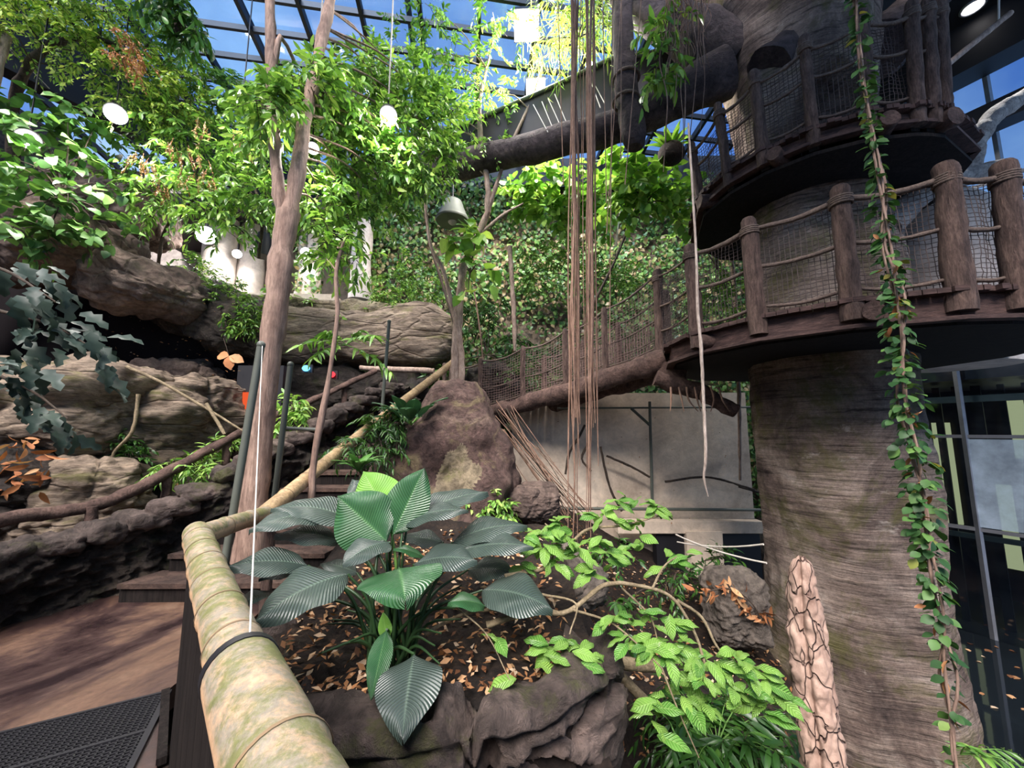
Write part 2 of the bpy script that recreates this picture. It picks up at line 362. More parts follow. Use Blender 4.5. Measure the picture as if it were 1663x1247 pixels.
def bamboo_mat():
    t = NT('mouldy bamboo'); v = t.coord(); n = t.noise(v, 7.5, 10, .8, .2); n2 = t.noise(v, 75, 6, .8); n4 = t.noise(v, 22, 9, .8, .4)
    col = t.mix(.6, (.56, .36, .21), t.ramp(n2, [(.3, (.45, .42, .4)), (.55, (1, 1, 1)), (.75, (1.35, 1.3, 1.25))]), 'MULTIPLY')
    g = t.n('NewGeometry'); sx = t.n('SeparateXYZ'); t.l(g.outputs['Normal'], sx.inputs[0])
    top = t.ramp(t.math('ADD', sx.outputs[2], t.math('MULTIPLY', n, .5)), [(.25, (0, 0, 0)), (.55, (1, 1, 1))])
    gr = t.ramp(n4, [(.36, (.2, .2, .2)), (.54, (.95, .95, .95))]); col = t.mix(t.math('MULTIPLY', gr, top), col, t.mix(n2, (.10, .085, .065), (.37, .335, .26)))
    mo = t.math('MULTIPLY', t.ramp(n, [(.46, (0, 0, 0)), (.57, (1, 1, 1))]), top)
    col = t.mix(t.math('MULTIPLY', mo, .85), col, t.mix(n2, (.045, .055, .016), (.22, .235, .07)))
    return t.done(t.bsdf(col, .55, t.math('ADD', n2, n4), .35, .004, .35))
M['bamboo'] = bamboo_mat()
M['bambooclean'] = wood('tan bamboo', (.38, .25, .13), (.62, .45, .26), (8, 8, 8), rough=.45, bstr=.15)
def wet_floor():
    t = NT('wet brown concrete'); v = t.coord(); n = t.noise(v, .75, 9, .62, 1.2); n2 = t.noise(v, 26, 5, .7)
    col = t.ramp(n, [(.36, (.018, .011, .012)), (.46, (.045, .025, .022)), (.56, (.105, .056, .034)), (.70, (.17, .105, .068))])
    col = t.mix(.5, col, t.ramp(n2, [(.3, (.5, .5, .5)), (.7, (1.3, 1.3, 1.3))]), 'MULTIPLY')
    r = t.ramp(n, [(.36, (.20, .20, .20)), (.56, (.6, .6, .6))])
    return t.done(t.bsdf(col, r, n2, .18, .01, .5))
M['wetfloor'] = wet_floor()
def water_mat():
    t = NT('dark still water'); n = t.noise(t.coord(), 2.0, 3); return t.done(t.bsdf((.008, .011, .014), .04, n, .04, .02, .7))
M['water'] = water_mat()
def crackbark():
    t = NT('plated orange bark'); v = t.coord((1, 1, .62)); w = t.n('TexVoronoi', feature='DISTANCE_TO_EDGE'); w.inputs['Scale'].default_value = 9
    d = t.n('VectorMath', operation='ADD'); nn = t.n('TexNoise'); nn.inputs['Scale'].default_value = 7; t.l(v, nn.inputs['Vector'])
    sc = t.n('VectorMath', operation='SCALE'); t.l(nn.outputs['Color'], sc.inputs[0]); sc.inputs['Scale'].default_value = .09
    t.l(v, d.inputs[0]); t.l(sc.outputs[0], d.inputs[1]); t.l(d.outputs[0], w.inputs['Vector'])
    e = t.ramp(w.outputs['Distance'], [(0, (0, 0, 0)), (.035, (1, 1, 1))])
    n = t.noise(v, 7, 9, .75); col = t.ramp(n, [(.3, (.20, .12, .09)), (.7, (.50, .35, .275))])
    col = t.mix(e, (.13, .075, .06), col)
    return t.done(t.bsdf(col, .75, t.math('ADD', e, t.math('MULTIPLY', n, .5)), 1.0, .02, .3))
M['crackbark'] = crackbark()

# ------------------------------------------------------------------ leaves
def leaf_tpl(w=.42, segs=3, fold=.12, curl=.25, peak=.45, lobes=0):
    V = [(0, 0, 0)]; F = []; ts = np.linspace(0, 1, segs + 1)
    for k in range(1, segs):
        t = ts[k]; x = (t / peak) if t < peak else (1 - t) / (1 - peak); hw = w / 2 * math.sin(min(1, x) * math.pi / 2) ** .8
        if lobes and k % 2 == 0: hw *= .45
        V += [(0, t, -curl * t * t), (-hw, t - (.0 if not lobes else -.08), fold * hw * 2 - curl * t * t), (hw, t + (.08 if lobes else 0), fold * hw * 2 - curl * t * t)]
    V.append((0, 1, -curl)); e = len(V) - 1
    T = [(0, 1, 2), (0, 3, 1)]
    for k in range(segs - 2):
        a = 1 + 3 * k; b = a + 3; T += [(a, b, a + 1), (b, b + 1, a + 1), (a, a + 2, b), (b, a + 2, b + 2)]
    a = e - 3; T += [(a, e, a + 1), (a, a + 2, e)]
    return np.array(V, float), np.array(T)
T_SM = leaf_tpl(.42, 2, .12, .2); T_MD = leaf_tpl(.34, 4, .14, .35, .42); T_LONG = leaf_tpl(.2, 4, .15, .45, .35)
T_RND = leaf_tpl(.72, 4, .08, .25, .5); T_HEART = leaf_tpl(.8, 4, .1, .3, .3); T_LOBE = leaf_tpl(.95, 8, .06, .35, .45, 1); T_NEEDLE = leaf_tpl(.09, 3, .1, .5, .3)
def leaves(mb, tpl, pos, d, n, s, mi=0):
    V, T = tpl; pos = np.asarray(pos); d = nrm(d); x = nrm(np.cross(d, n)); z = np.cross(x, d); s = np.broadcast_to(s, (len(pos),))
    P = pos[:, None] + s[:, None, None] * (V[None, :, :1] * x[:, None] + V[None, :, 1:2] * d[:, None] + V[None, :, 2:3] * z[:, None])
    mb.add(P.reshape(-1, 3), (T[None] + (np.arange(len(pos)) * len(V))[:, None, None]).reshape(-1, 3), mi)
def rand_dir(n, g=rng): return nrm(g.normal(size=(n, 3)))
def sprays(mb, st, d, L, nl, ls, tpl, droop=.25, mi=0, tmi=1, tw=.004, g=rng, spread=.8, twig=True):
    st = np.asarray(st); n = len(st); d = nrm(d); L = L * g.uniform(.6, 1.2, n); up = A(0, 0, 1)
    if twig:
        ks = np.linspace(0, 1, 4); P = st[:, None] + d[:, None] * (L[:, None] * ks)[..., None]; P[..., 2] -= droop * L[:, None] * ks ** 2
        x = nrm(np.cross(d, up) + 1e-4); y = np.cross(x, d); tri = [(1, 0), (-.5, .87), (-.5, -.87)]
        r = (tw * (1.2 - ks))[None, :, None]
        Q = np.stack([P + r * (x[:, None] * a + y[:, None] * b) for a, b in tri], 2)
        b = (np.arange(n) * 12)[:, None, None]; i = np.arange(3)[None, :, None] * 3; j = np.arange(3)[None, None]; j2 = (j + 1) % 3
        F = np.stack([b + i + j, b + i + j2, b + i + 3 + j2, b + i + 3 + j], -1).reshape(-1, 4)
        mb.add(Q.reshape(-1, 3), F, tmi)
    ts = np.linspace(.2, 1, nl); t = ts[None] + g.uniform(-.04, .04, (n, nl))
    P = st[:, None] + d[:, None] * (L[:, None] * t)[..., None]; P[..., 2] -= droop * L[:, None] * t ** 2
    tg = d[:, None] + np.zeros((n, nl, 3)); tg[..., 2] -= 2 * droop * t; tg = nrm(tg)
    sd = nrm(np.cross(tg, up) + 1e-4); sg = np.where(np.arange(nl) % 2 == 0, 1, -1)[None, :, None]; last = (np.arange(nl) == nl - 1)[None, :, None]
    D = tg * .65 + sd * sg * spread * np.where(last, .05, 1) + g.normal(size=(n, nl, 3)) * .22; D[..., 2] -= .15
    N = up + g.normal(size=(n, nl, 3)) * .45
    leaves(mb, tpl, P.reshape(-1, 3), D.reshape(-1, 3), N.reshape(-1, 3), ls * g.uniform(.65, 1.2, n * nl), mi)
def crown(mb, clusters, L, nl, ls, tpl, droop=.3, n=28, g=rng, **k):
    for c in clusters:
        ctr = at(*c[:3]); r = c[3]; m = int(n * (c[4] if len(c) > 4 else 1))
        off = rand_dir(m, g) * (g.random((m, 1)) ** .5) * r * A(1, 1, .75)
        d = nrm(off) * .6 + rand_dir(m, g) * .7 + A(0, 0, .15)
        sprays(mb, ctr + off, d, L, nl, ls, tpl, droop, g=g, **k)
def tree(name, label, cat, base, stems, clusters, barkmat, leafmat, L=.35, nl=9, ls=.13, tpl=T_MD, droop=.3, n=28, group=None, br=.014, wob=.25, extra=None, branches=True):
    root = thing(name, label, cat, base, group); pts = []
    for k, (p, r) in enumerate(stems):
        p = np.array(p); mb = MB(); mb.tube(p, r, 12, step=.12, wob=wob, seed=k); mb.build('trunk' if k == 0 else 'stem', barkmat, root); pts.append(smooth(p, np.array(r), .15)[0])
    pts = np.vstack(pts)
    if branches:
        for k, c in enumerate(clusters):
            e = at(*c[:3]); dz = np.linalg.norm(pts - e, axis=1) + 1.2 * np.maximum(0, pts[:, 2] - e[2] + .2); s = pts[dz.argmin()]
            if np.linalg.norm(s - e) < .1: continue
            mid = (s + e) / 2 + A(0, 0, .12) * np.linalg.norm(e - s) + rng.normal(size=3) * .05
            mb = MB(); mb.tube([s, mid, e], [br, br * .75, br * .4], 6, step=.12, wob=.2, seed=k); mb.build('branch', barkmat, root)
    mb = MB(); crown(mb, clusters, L, nl, ls, tpl, droop, n); o = mb.build('crown', [leafmat, M['twig']], root)
    return root

# ------------------------------------------------------------------ rocks
def rock(name, c, half, mat, seed=0, k=3.5, rz=0, amp=.16, freq=1.0, strata=0, crack=0, sub=6, tilt=0, parent=None):
    V, F = ico(sub); p = V / ((np.abs(V) ** k).sum(1) ** (1 / k))[:, None]; h = np.asarray(half, float); m = h.mean()
    P = p * h; d = fbm(P / m + seed * 3.7, 1.3 * freq, 6, seed) * amp * m + (np.abs(fbm(P / m * A(1, 1, 2.2) + seed, 3.5, 4, seed + 5)) - .3) * amp * .35 * m
    if strata:
        q = (P[:, 2] / m) * strata + .6 * fbm(P / m, .8, 3, seed + 9); d += (np.abs((q % 1) - .5) - .25) * .22 * m
    if crack:
        f1, f2 = worley(P / m + .12 * np.stack([fbm(P / m, 2, 3, seed + i) for i in range(3)], 1), crack, seed); d -= np.clip(.1 - (f2 - f1), 0, .1) * .9 * m
    P = P + nrm(p / h) * d[:, None]
    ct, s_t = math.cos(tilt), math.sin(tilt); P = np.stack([P[:, 0] * ct - P[:, 2] * s_t, P[:, 1], P[:, 0] * s_t + P[:, 2] * ct], 1)
    ca, sa = math.cos(rz), math.sin(rz); P = np.stack([P[:, 0] * ca - P[:, 1] * sa, P[:, 0] * sa + P[:, 1] * ca, P[:, 2]], 1) + np.asarray(c)
    mb = MB(); mb.add(P, F); return mb.build(name, mat, parent)
def wall_path(path, top, bot, thick, mat_seed, res=.05, amp=.06, crackn=0, flare=.15, crackd=.05, rug=.6, thr=.09):
    """a stone wall following a plan path: a closed rounded section, displaced"""
    P = np.array([(p[0], p[1], t) for p, t in zip(path, top)], float); P, _ = smooth(P, np.ones(len(P)), res)
    B = np.interp(np.linspace(0, 1, len(P)), np.linspace(0, 1, len(bot)), bot)
    MM = max(26, int(max(P[:, 2] - B) / (.02 if res < .02 else .03))); t = nrm(np.gradient(P[:, :2], axis=0)); nv = np.stack([t[:, 1], -t[:, 0]], 1); rows = []
    for k in range(len(P)):
        h = P[k, 2] - B[k]; sec = []; m = MM
        for s in np.linspace(0, 1, m): sec.append((thick / 2 + flare * (1 - s) ** 2 - (.35 * thick if s > .93 else 0) * 0, B[k] + s * (h - .08)))
        sec += [(thick * .36, P[k, 2] - .02), (0, P[k, 2]), (-thick * .36, P[k, 2] - .02)]
        for s in np.linspace(1, 0, m): sec.append((-thick / 2 - flare * (1 - s) ** 2, B[k] + s * (h - .08)))
        rows.append([(P[k, 0] + nv[k, 0] * o, P[k, 1] + nv[k, 1] * o, z) for o, z in sec])
    G = np.array(rows); f = G.reshape(-1, 3); dirn = f - np.repeat(np.stack([P[:, 0], P[:, 1], (P[:, 2] + B) / 2], 1), G.shape[1], 0); ztop = np.repeat(P[:, 2], G.shape[1]) - .11; dirn[:, 2] *= np.where(f[:, 2] > ztop, .45, .03); dirn = nrm(dirn)
    d = fbm(f, 2.4, 5, mat_seed) * amp - np.abs(fbm(f * A(1, 1, 1.6), 5.5, 4, mat_seed + 3)) * amp * rug
    if crackn:
        f1, f2 = worley(f + .11 * np.stack([fbm(f, 2.5, 5, mat_seed + i) for i in range(3)], 1), crackn, mat_seed, (1, 1, 1.2)); d = d - np.clip((thr - (f2 - f1)) / thr, 0, 1) ** .6 * crackd - .05 * f1
    f = f + dirn * d[:, None]; G2 = f.reshape(G.shape); mb = MB(); mb.grid(G2, close=True, flip=True)
    for e, fl in ((0, 0), (-1, 1)):
        r = G2[e]; c = r.mean(0); n = len(r); i = np.arange(n); j = (i + 1) % n
        mb.add(np.vstack([r, c[None]]), np.stack([j, i, np.full(n, n)], -1) if fl else np.stack([i, j, np.full(n, n)], -1))
    return mb

def scatter(mb, pos, size, tpl=T_SM, tilt=.5, g=rng, mi=0):
    n = len(pos); d = g.normal(size=(n, 3)) * A(1, 1, .25); N = A(0, 0, 1) + g.normal(size=(n, 3)) * tilt
    leaves(mb, tpl, pos, d, N, size * g.uniform(.5, 1.3, n), mi)

# ================================================================== SETTING
# roof: glass plane sloping down away from the camera
def roof_z(y): return 10.6 - .14 * y
def roof():
    r = struct(thing('ceiling', 'sloping roof of blue glass panes in a dark grid', 'glass roof', (0, 6, roof_z(6))))
    y0, y1, x0, x1 = 3.2, 11.4, -9.5, 7.5
    mb = MB(); k = np.arange(-9, 9)
    for i in k:
        x = -1.04 - 1.15 * i
        mb.bar((x - .115 * y0, y0, roof_z(y0)), (x - .115 * y1, y1, roof_z(y1)), .075, .16)
    for j in range(15):
        y = 3.4 + .58 * j; mb.bar((x0, y + .13 * (x0 + 4.5), roof_z(y + .13 * (x0 + 4.5)) - .01), (x1, y + .13 * (x1 + 4.5), roof_z(y + .13 * (x1 + 4.5)) - .01), .06, .12)
    g = mb.build('roof_grid', M['black'], r, False); g['kind'] = 'structure'
    mb = MB(); mb.add([(x0, y0, roof_z(y0) + .06), (x1, y0, roof_z(y0) + .06), (x1, y1, roof_z(y1) + .06), (x0, y1, roof_z(y1) + .06)], [(0, 1, 2, 3)])
    g = mb.build('roof_glass', M['roofglass'], r, False); g['kind'] = 'structure'
    mb = MB()
    for i in (0, 3, 6): mb.tube([(-1.6 - 1.15 * i - .3, 4.5, roof_z(4.5) + .75), (-1.6 - 1.15 * i - 1, 11, roof_z(11) + .75)], .06, 8)
    g = mb.build('roof_pipe', M['black'], r); g['kind'] = 'structure'
roof()

def plate(name, a, b, z0, z1, th, mat, parent=None):
    a = np.array(a, float); b = np.array(b, float); d = nrm(b - a); n = A(-d[1], d[0]) * th
    mb = MB(); mb.prism([a, b, b + n, a + n], z0, z1); o = mb.build(name, mat, parent, False); o['kind'] = 'structure'; return o
plate('wall_back', (-4.6, 10.4), (8.0, 10.0), -2.5, 9.0, .3, M['earth'])
plate('wall_left', (-12.5, 11.0), (-4.6, 10.9), 3.9, 9.4, .3, M['pale'])
plate('wall_front', (.0, 7.7), (4.6, 7.5), -1.6, 2.35, .25, M['concrete'])        # tan wall under the bridge
plate('trim_1', (-9.5, 3.2), (-5.2, 11.0), 7.45, 8.7, .3, M['black'])             # gutter beam on the left
plate('trim_2', (-4.6, 10.05), (8.0, 9.7), 8.35, 9.2, .3, M['black'])

plate('wall_near_skyblock', (-12.5, -3.6), (10.5, -3.6), -2.6, 3.4, -.3, M['pale'])  # unseen wall behind the camera, added to keep blue sky light out
plate('wall_side', (-12.3, -3.6), (-12.3, 11), -1.0, 9.6, .3, M['rockdark'])
mb = MB(); mb.prism([(-.4, -1.5), (9.8, -1.5), (9.8, 3.1), (-.4, 3.1)], 9.2, 9.45); struct(mb.build('sun_shade_slab', M['duct'], None, False))  # unseen slab, added to keep the sun off the upper trunk
# ground of the pit and the planted banks
CP = [(-6, 1, -.4), (-2, 1, -.5), (-2.6, 2.4, -.5), (-2.0, 2.6, -.45), (-2.1, 3.1, -.4), (-3, 2, -.5), (-1.3, 1.6, -.8), (-3, -2, -.6), (-8, -2, -.5), (3, -2, -2), (8, -2, -2.5), (0, 1.5, -1.7), (1.5, 1.5, -1.8), (3, 2, -2.2), (6, 2, -2.4), (-1.5, 3.3, .33), (-1.6, 4.3, .62), (-2.2, 4.2, .2), (-.6, 3.2, .3), (0, 3.4, .15),
      (-1.0, 4.6, .62), (-.5, 5.2, .5), (.3, 4.0, .15), (.2, 5.8, .35), (.5, 6.5, .1), (.45, 5.3, -.1), (.9, 3.0, -.9), (1.3, 4.2, -.75), (2.2, 6.2, -.85), (3.4, 6.8, -.95), (2.3, 4.9, -1.1), (2.2, 3.2, -1.5), (3, 3.4, -2.1), (4.2, 4, -2.3),
      (6, 5, -2.5), (7.5, 8, -2.5), (5, 8.5, -1.5), (0, 9, 1.6), (3, 9, 0), (-2.0, 8.5, 1.6), (-4, 9, 2.6), (-6, 8, 2.4), (-4.6, 6.2, 1.1), (-5, 5, .5), (-6, 4.3, .3), (-5.2, 3, .1), (-3, 5, .0), (-3.5, 3.5, -.4), (-2.3, 6, .9), (-8, 6, 2), (-10, 4, 2), (-9, 9, 3.4)]
CPA = np.array(CP, float)
def ground_z(x, y):
    q = np.stack([np.asarray(x, float).ravel(), np.asarray(y, float).ravel()], 1)
    w = 1 / (((q[:, None] - CPA[None, :, :2]) ** 2).sum(2) + .02) ** 1.7
    z = (w * CPA[:, 2]).sum(1) / w.sum(1)
    return z + .07 * fbm(np.stack([q[:, 0], q[:, 1], 0 * q[:, 0]], 1), 1.7, 4, 5)
gx, gy = np.linspace(-12.2, 9.5, 218), np.linspace(-3.6, 10.3, 140); GX, GY = np.meshgrid(gx, gy); GZ = ground_z(GX, GY).reshape(GX.shape)
mb = MB(); mb.grid(np.stack([GX, GY, GZ], -1)); struct(mb.build('ground', M['soil']))
mb = MB(); mb.prism([(4.7, 1.2), (8.9, 1.2), (8.9, 6), (8.1, 7.5), (6.6, 9.3), (5.2, 7)], -2.3, -1.98); struct(mb.build('water', M['water'], None, False))
# concrete landing
mb = MB(); mb.prism([(-4.5, -3.5), (.6, -3.5), (-.3, .4), (-1.72, 2.06), (-2.14, 2.58), (-2.2, 3.3), (-2.3, 4.0), (-3.9, 4.4), (-4.4, 3.3)], -.14, 0.0)
struct(mb.build('floor', M['wetfloor'], None, False))

# glass wall on the right, mullions leaning with perspective only
def window_wall():
    r = struct(thing('window_1', 'tall dark framed glass wall on the right', 'glass wall', (8.03, 7.6, -2.0)))
    p0 = A(8.03, 7.63); d = nrm(A(-.5, .85)); n = A(d[1], -d[0])
    e = lambda s, z, o=0: (p0[0] + d[0] * s + n[0] * o, p0[1] + d[1] * s + n[1] * o, z)
    mb = MB()
    for s in (-3.2, -2.3, -1.5, -.62, .35, 1.3, 2.3, 3.3): mb.bar(e(s, -2.1), e(s, 8.2), .06, .07)
    for z in (-2.05, -.15, 1.5, 3.0, 4.6, 6.1, 7.2, 8.2): mb.bar(e(-3.5, z, .01), e(3.6, z, .01), .05, .06)
    mb.build('window_frame', M['alu'], r, False)['kind'] = 'structure'
    mb = MB(); mb.add([e(-3.5, -2.1, .03), e(3.6, -2.1, .03), e(3.6, 8.2, .03), e(-3.5, 8.2, .03)], [(0, 1, 2, 3)]); mb.build('window_glass', M['wallglass'], r, False)['kind'] = 'structure'
    mb = MB(); mb.add([e(-.6, -.1, -.02), e(-2.3, -.1, -.02), e(-2.3, 1.45, -.02), e(-.6, 1.45, -.02)], [(0, 1, 2, 3)]); mb.build('frosted_pane', M['frost'], r, False)['kind'] = 'structure'
    # the corridor behind the glass: dark floor, a slatted screen and a lit wall
    mb = MB(); c = [e(-4, 0, .1), e(4, 0, .1), e(4, 0, 4.0), e(-4, 0, 4.0)]; mb.prism([q[:2] for q in c], -2.3, -2.1); mb.prism([q[:2] for q in c], 2.55, 2.8)
    mb.build('corridor_slab', M['black'], r, False)['kind'] = 'structure'
    mb = MB(); mb.prism([e(-4, 0, 3.2)[:2], e(4, 0, 3.2)[:2], e(4, 0, 3.4)[:2], e(-4, 0, 3.4)[:2]], -2.1, 2.55); mb.build('corridor_wall', M['duct'], r, False)['kind'] = 'structure'
    mb = MB()
    for s, z0, z1, w in ((-1.5, -.9, 1.0, .5), (-.5, -1.4, .4, .35), (.3, -.6, 1.8, .3), (-1.0, 1.0, 2.3, .6), (-2.6, -1.2, .3, .5), (1.2, -.3, 1.5, .35)):
        mb.prism([e(s - w / 2, 0, 3.1)[:2], e(s + w / 2, 0, 3.1)[:2], e(s + w / 2, 0, 3.19)[:2], e(s - w / 2, 0, 3.19)[:2]], z0, z1)
    mb.build('lit_opening', M['warmlit'], r, False)['kind'] = 'structure'
    mb = MB(); g = np.random.default_rng(4); s = -3.9
    while s < 3.9: mb.box(e(s, .2, 1.1 + g.uniform(-.15, .15)), (g.uniform(.06, .16), .07, 4.6), math.atan2(d[1], d[0])); s += g.uniform(.17, .32)
    mb.build('slat_screen', M['black'], r, False)['kind'] = 'structure'
    mb = MB(); mb.bar(e(-3.5, -.42, .8), e(3.6, -.42, .8), .09); mb.bar(e(-3.5, 2.2, .35), e(3.6, 2.2, .35), .12); mb.build('corridor_rail', M['steel'], r, False)['kind'] = 'structure'
    # dark soffit and girders above
    mb = MB(); mb.bar(e(-3.5, 8.55, -.3), e(3.6, 8.55, -.3), .5, .9); mb.bar(e(-3.5, 7.0, -.55), e(3.6, 7.0, -.55), .35, .4); mb.build('dark_girder', M['black'], r, False)['kind'] = 'structure'
window_wall()
mb = MB(); mb.prism([(5.6, 3.2), (9.3, 3.2), (8.9, 6.2), (6.6, 9.4), (5.6, 8.2)], 9.0, 9.25); struct(mb.build('ceiling_soffit', M['black'], None, False))

# mezzanine on the left: slab, dark soffit, pale columns
mb = MB(); mb.prism([(-10, 8.6), (-4.3, 8.9), (-4.3, 11), (-10, 11)], 4.55, 4.88); struct(mb.build('floor_mezzanine', M['concrete'], None, False))
mb = MB(); mb.prism([(-10, 8.4), (-3.9, 8.8), (-3.9, 11), (-10, 11)], 6.95, 7.25); struct(mb.build('ceiling_mezzanine', M['duct'], None, False))
tag(rock('rock_ledge', at(580, 552, 8.4), (2.3, .7, .62), M['rocktan'], 3, 5, rz=-.04, amp=.10), 'long tan brown rock ledge below the mossy parapet, left of the ivy', 'rock')
tag(rock('stone_parapet', at(555, 503, 8.35), (2.25, .35, .16), M['parapet'], 51, 5, rz=-.04, amp=.10, tilt=-.09), 'long mossy tan parapet along the top of the brown rock ledge', 'parapet')
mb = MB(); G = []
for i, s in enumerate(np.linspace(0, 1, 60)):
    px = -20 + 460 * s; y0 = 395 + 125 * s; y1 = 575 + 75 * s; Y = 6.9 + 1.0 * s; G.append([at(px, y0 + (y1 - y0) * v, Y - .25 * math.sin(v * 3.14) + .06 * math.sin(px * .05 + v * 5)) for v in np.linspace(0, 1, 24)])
mb.grid(np.array(G)); mb.grid(np.array(G) + A(0, .02, 0), flip=True); tag(mb.build('cave_shade_netting', M['shadenet']), 'shade black netting sheet deepening the shade of the cave under the overhanging rock', 'netting')
for k, (px, Y, r) in enumerate(((352, 9.2, .36), (405, 9.6, .30), (500, 9.4, .26), (585, 9.3, .24))):
    b = at(px, 470, Y); mb = MB(); mb.tube([(b[0], b[1], 4.86), (b[0], b[1], 5.8), (b[0], b[1], 6.96)], [r * 1.15, r, r], 20, step=.15, wob=.12, seed=k)
    tag(mb.build('mezzanine_column', M['pale']), ('stout pale column lit white, leftmost on the mezzanine', 'second pale mezzanine column, beside the floodlit one', 'pale mezzanine column wrapped in ivy, right of the tall trunk', 'slim pale mezzanine column next to the ivy wall')[k], 'column', 'pale columns on the mezzanine')

# ================================================================== LAMPS
def lamp(px, py, Y, r, energy, label, square=False, down=True, group='bright lamps among the trees'):
    p = at(px, py, Y); t = thing('flood_lamp', label, 'lamp', p, group)
    to = nrm(A(p[0] * .35, 2.2, .6) - p); q = Vector(to).to_track_quat('-Z', 'Y'); m = np.array(q.to_matrix())
    if square:
        v = np.array([(x, y, z) for x in (-1, 1) for y in (-1, 1) for z in (0, 1)]) * A(r, r, r * .6)
        f = np.array([(0, 1, 3, 2), (4, 6, 7, 5), (0, 4, 5, 1), (2, 3, 7, 6), (1, 5, 7, 3)])
        mb = MB(); mb.add(v @ m.T + p, f); mb.build('housing', M['black'], t, False)
        mb = MB(); mb.add((np.array([(-1, -1, 0), (1, -1, 0), (1, 1, 0), (-1, 1, 0)]) * A(r * .93, r * .93, 0) + A(0, 0, -.004)) @ m.T + p, [(0, 3, 2, 1)]); mb.build('lens', M['lens'], t, False)
    else:
        pr = [(0, r * 1.1), (.4, r * 1.0), (.8, r * .6), (1.1, r * .3)]; mb = MB(); mb.tube([p - to * a * r * 1.6 for a, _ in pr], [b for _, b in pr], 16, cap=True); mb.build('housing', M['black'], t)
        V, F = ico(3); mb = MB(); mb.add((V * A(r, r, r * .55)) @ m.T + p + to * .02, F); mb.build('lens', M['lens'], t)
    mb = MB(); q0 = p - to * r * 1.2; zr = 6.95 if p[1] > 8.4 else roof_z(p[1]) - .1; mb.bar(q0, A(q0[0], q0[1], max(zr, q0[2] + .1)), .014); mb.build('bracket', M['black'], t, False)
    L = bpy.data.lights.new('lamp_light', 'SPOT'); L.energy = energy * 1.5; L.spot_size = math.radians(165); L.spot_blend = .3; L.shadow_soft_size = r; L.color = (1, .93, .88)
    o = bpy.data.objects.new('lamp_light', L); COL.objects.link(o); o.parent = t; o.location = Vector(to * (r + .06)); o.rotation_euler = Vector((to[0] * .3, to[1] * .3, -1)).to_track_quat('-Z', 'Y').to_euler()
    return t
lamp(855, 42, 6.3, .24, 420, 'large square floodlight high under the glass roof', True)
lamp(870, 146, 7.0, .2, 420, 'bright square floodlight above the end of the dark walkway panel', True)
lamp(395, 160, 5.5, .13, 120, 'round lamp shining left of the tall trunk above the leaves')
lamp(631, 187, 4.15, .095, 90, 'round lamp glowing inside the middle of the green crown')
lamp(188, 185, 5.25, .13, 150, 'round lamp beside the sloping dark beam on the left')
lamp(46, 226, 4.85, .12, 45, 'round lamp behind the broad leaves at the far left')
lamp(335, 382, 8.6, .2, 40, 'round lamp glaring in front of the stout pale column')
lamp(385, 412, 9.0, .1, 20, 'small lamp between the two leftmost pale columns')
lamp(497, 410, 9.0, .12, 30, 'small lamp on the mezzanine right of the tall trunk')
lamp(508, 240, 3.9, .06, 50, 'small lamp showing through the fork of the tall trunk')
lamp(958, 104, 6.9, .09, 90, 'upper small lamp of the pair on the walkway panel')
lamp(972, 122, 6.7, .07, 70, 'lower small lamp of the pair on the walkway panel')
p = atz(1580, 12, 8.98); t = thing('downlight', 'round white recessed downlight in the dark ceiling at top right', 'downlight', p)
V, F = ico(2); mb = MB(); mb.add(V * A(.13, .13, .03) + p, F); mb.build('lens', emit('downlight lens', (1, .95, .95), 4), t)
mb = MB(); a = np.linspace(0, 6.283, 24); mb.tube([p + A(math.cos(q) * .15, math.sin(q) * .15, 0) for q in a], .02, 6, cap=False); mb.build('rim', M['alu'], t)
L = bpy.data.lights.new('downlight_light', 'SPOT'); L.energy = 900; L.spot_size = math.radians(46); L.shadow_soft_size = .12; o = bpy.data.objects.new('downlight_light', L); COL.objects.link(o); o.parent = t; o.location = (0, 0, -.1); o.rotation_euler = Vector((6.15 - p[0], 5.25 - p[1], 3.9 - p[2])).to_track_quat('-Z', 'Y').to_euler()

# ================================================================== LANDING: grate, stairs, rails, stone wall
def grate():
    a, b = A(-2.11, 2.56), A(-2.71, 2.23); d = nrm(b - a); n = A(-d[1], d[0]); n = n if n[1] < 0 else -n
    t = thing('floor_grate', 'black metal foot grate on the wet landing floor', 'grate', (*(a), 0.0))
    P = lambda s, k, z=.006: (a[0] + d[0] * s + n[0] * k, a[1] + d[1] * s + n[1] * k, z)
    mb = MB()
    for s in np.arange(0, 2.0, .03): mb.bar(P(s, 0), P(s, 1.25), .008, .014)
    for k in np.arange(0, 1.25, .022): mb.bar(P(0, k), P(2.0, k), .006, .014)
    mb.build('bar_mesh', M['black'], t, False)
    mb = MB()
    for k in (0, .35, .7, 1.25): mb.bar(P(0, k, .009), P(2.0, k, .009), .016, .018)
    mb.bar(P(0, 0, .009), P(0, 1.25, .009), .03, .02); mb.build('grate_frame', M['black'], t, False)
grate()

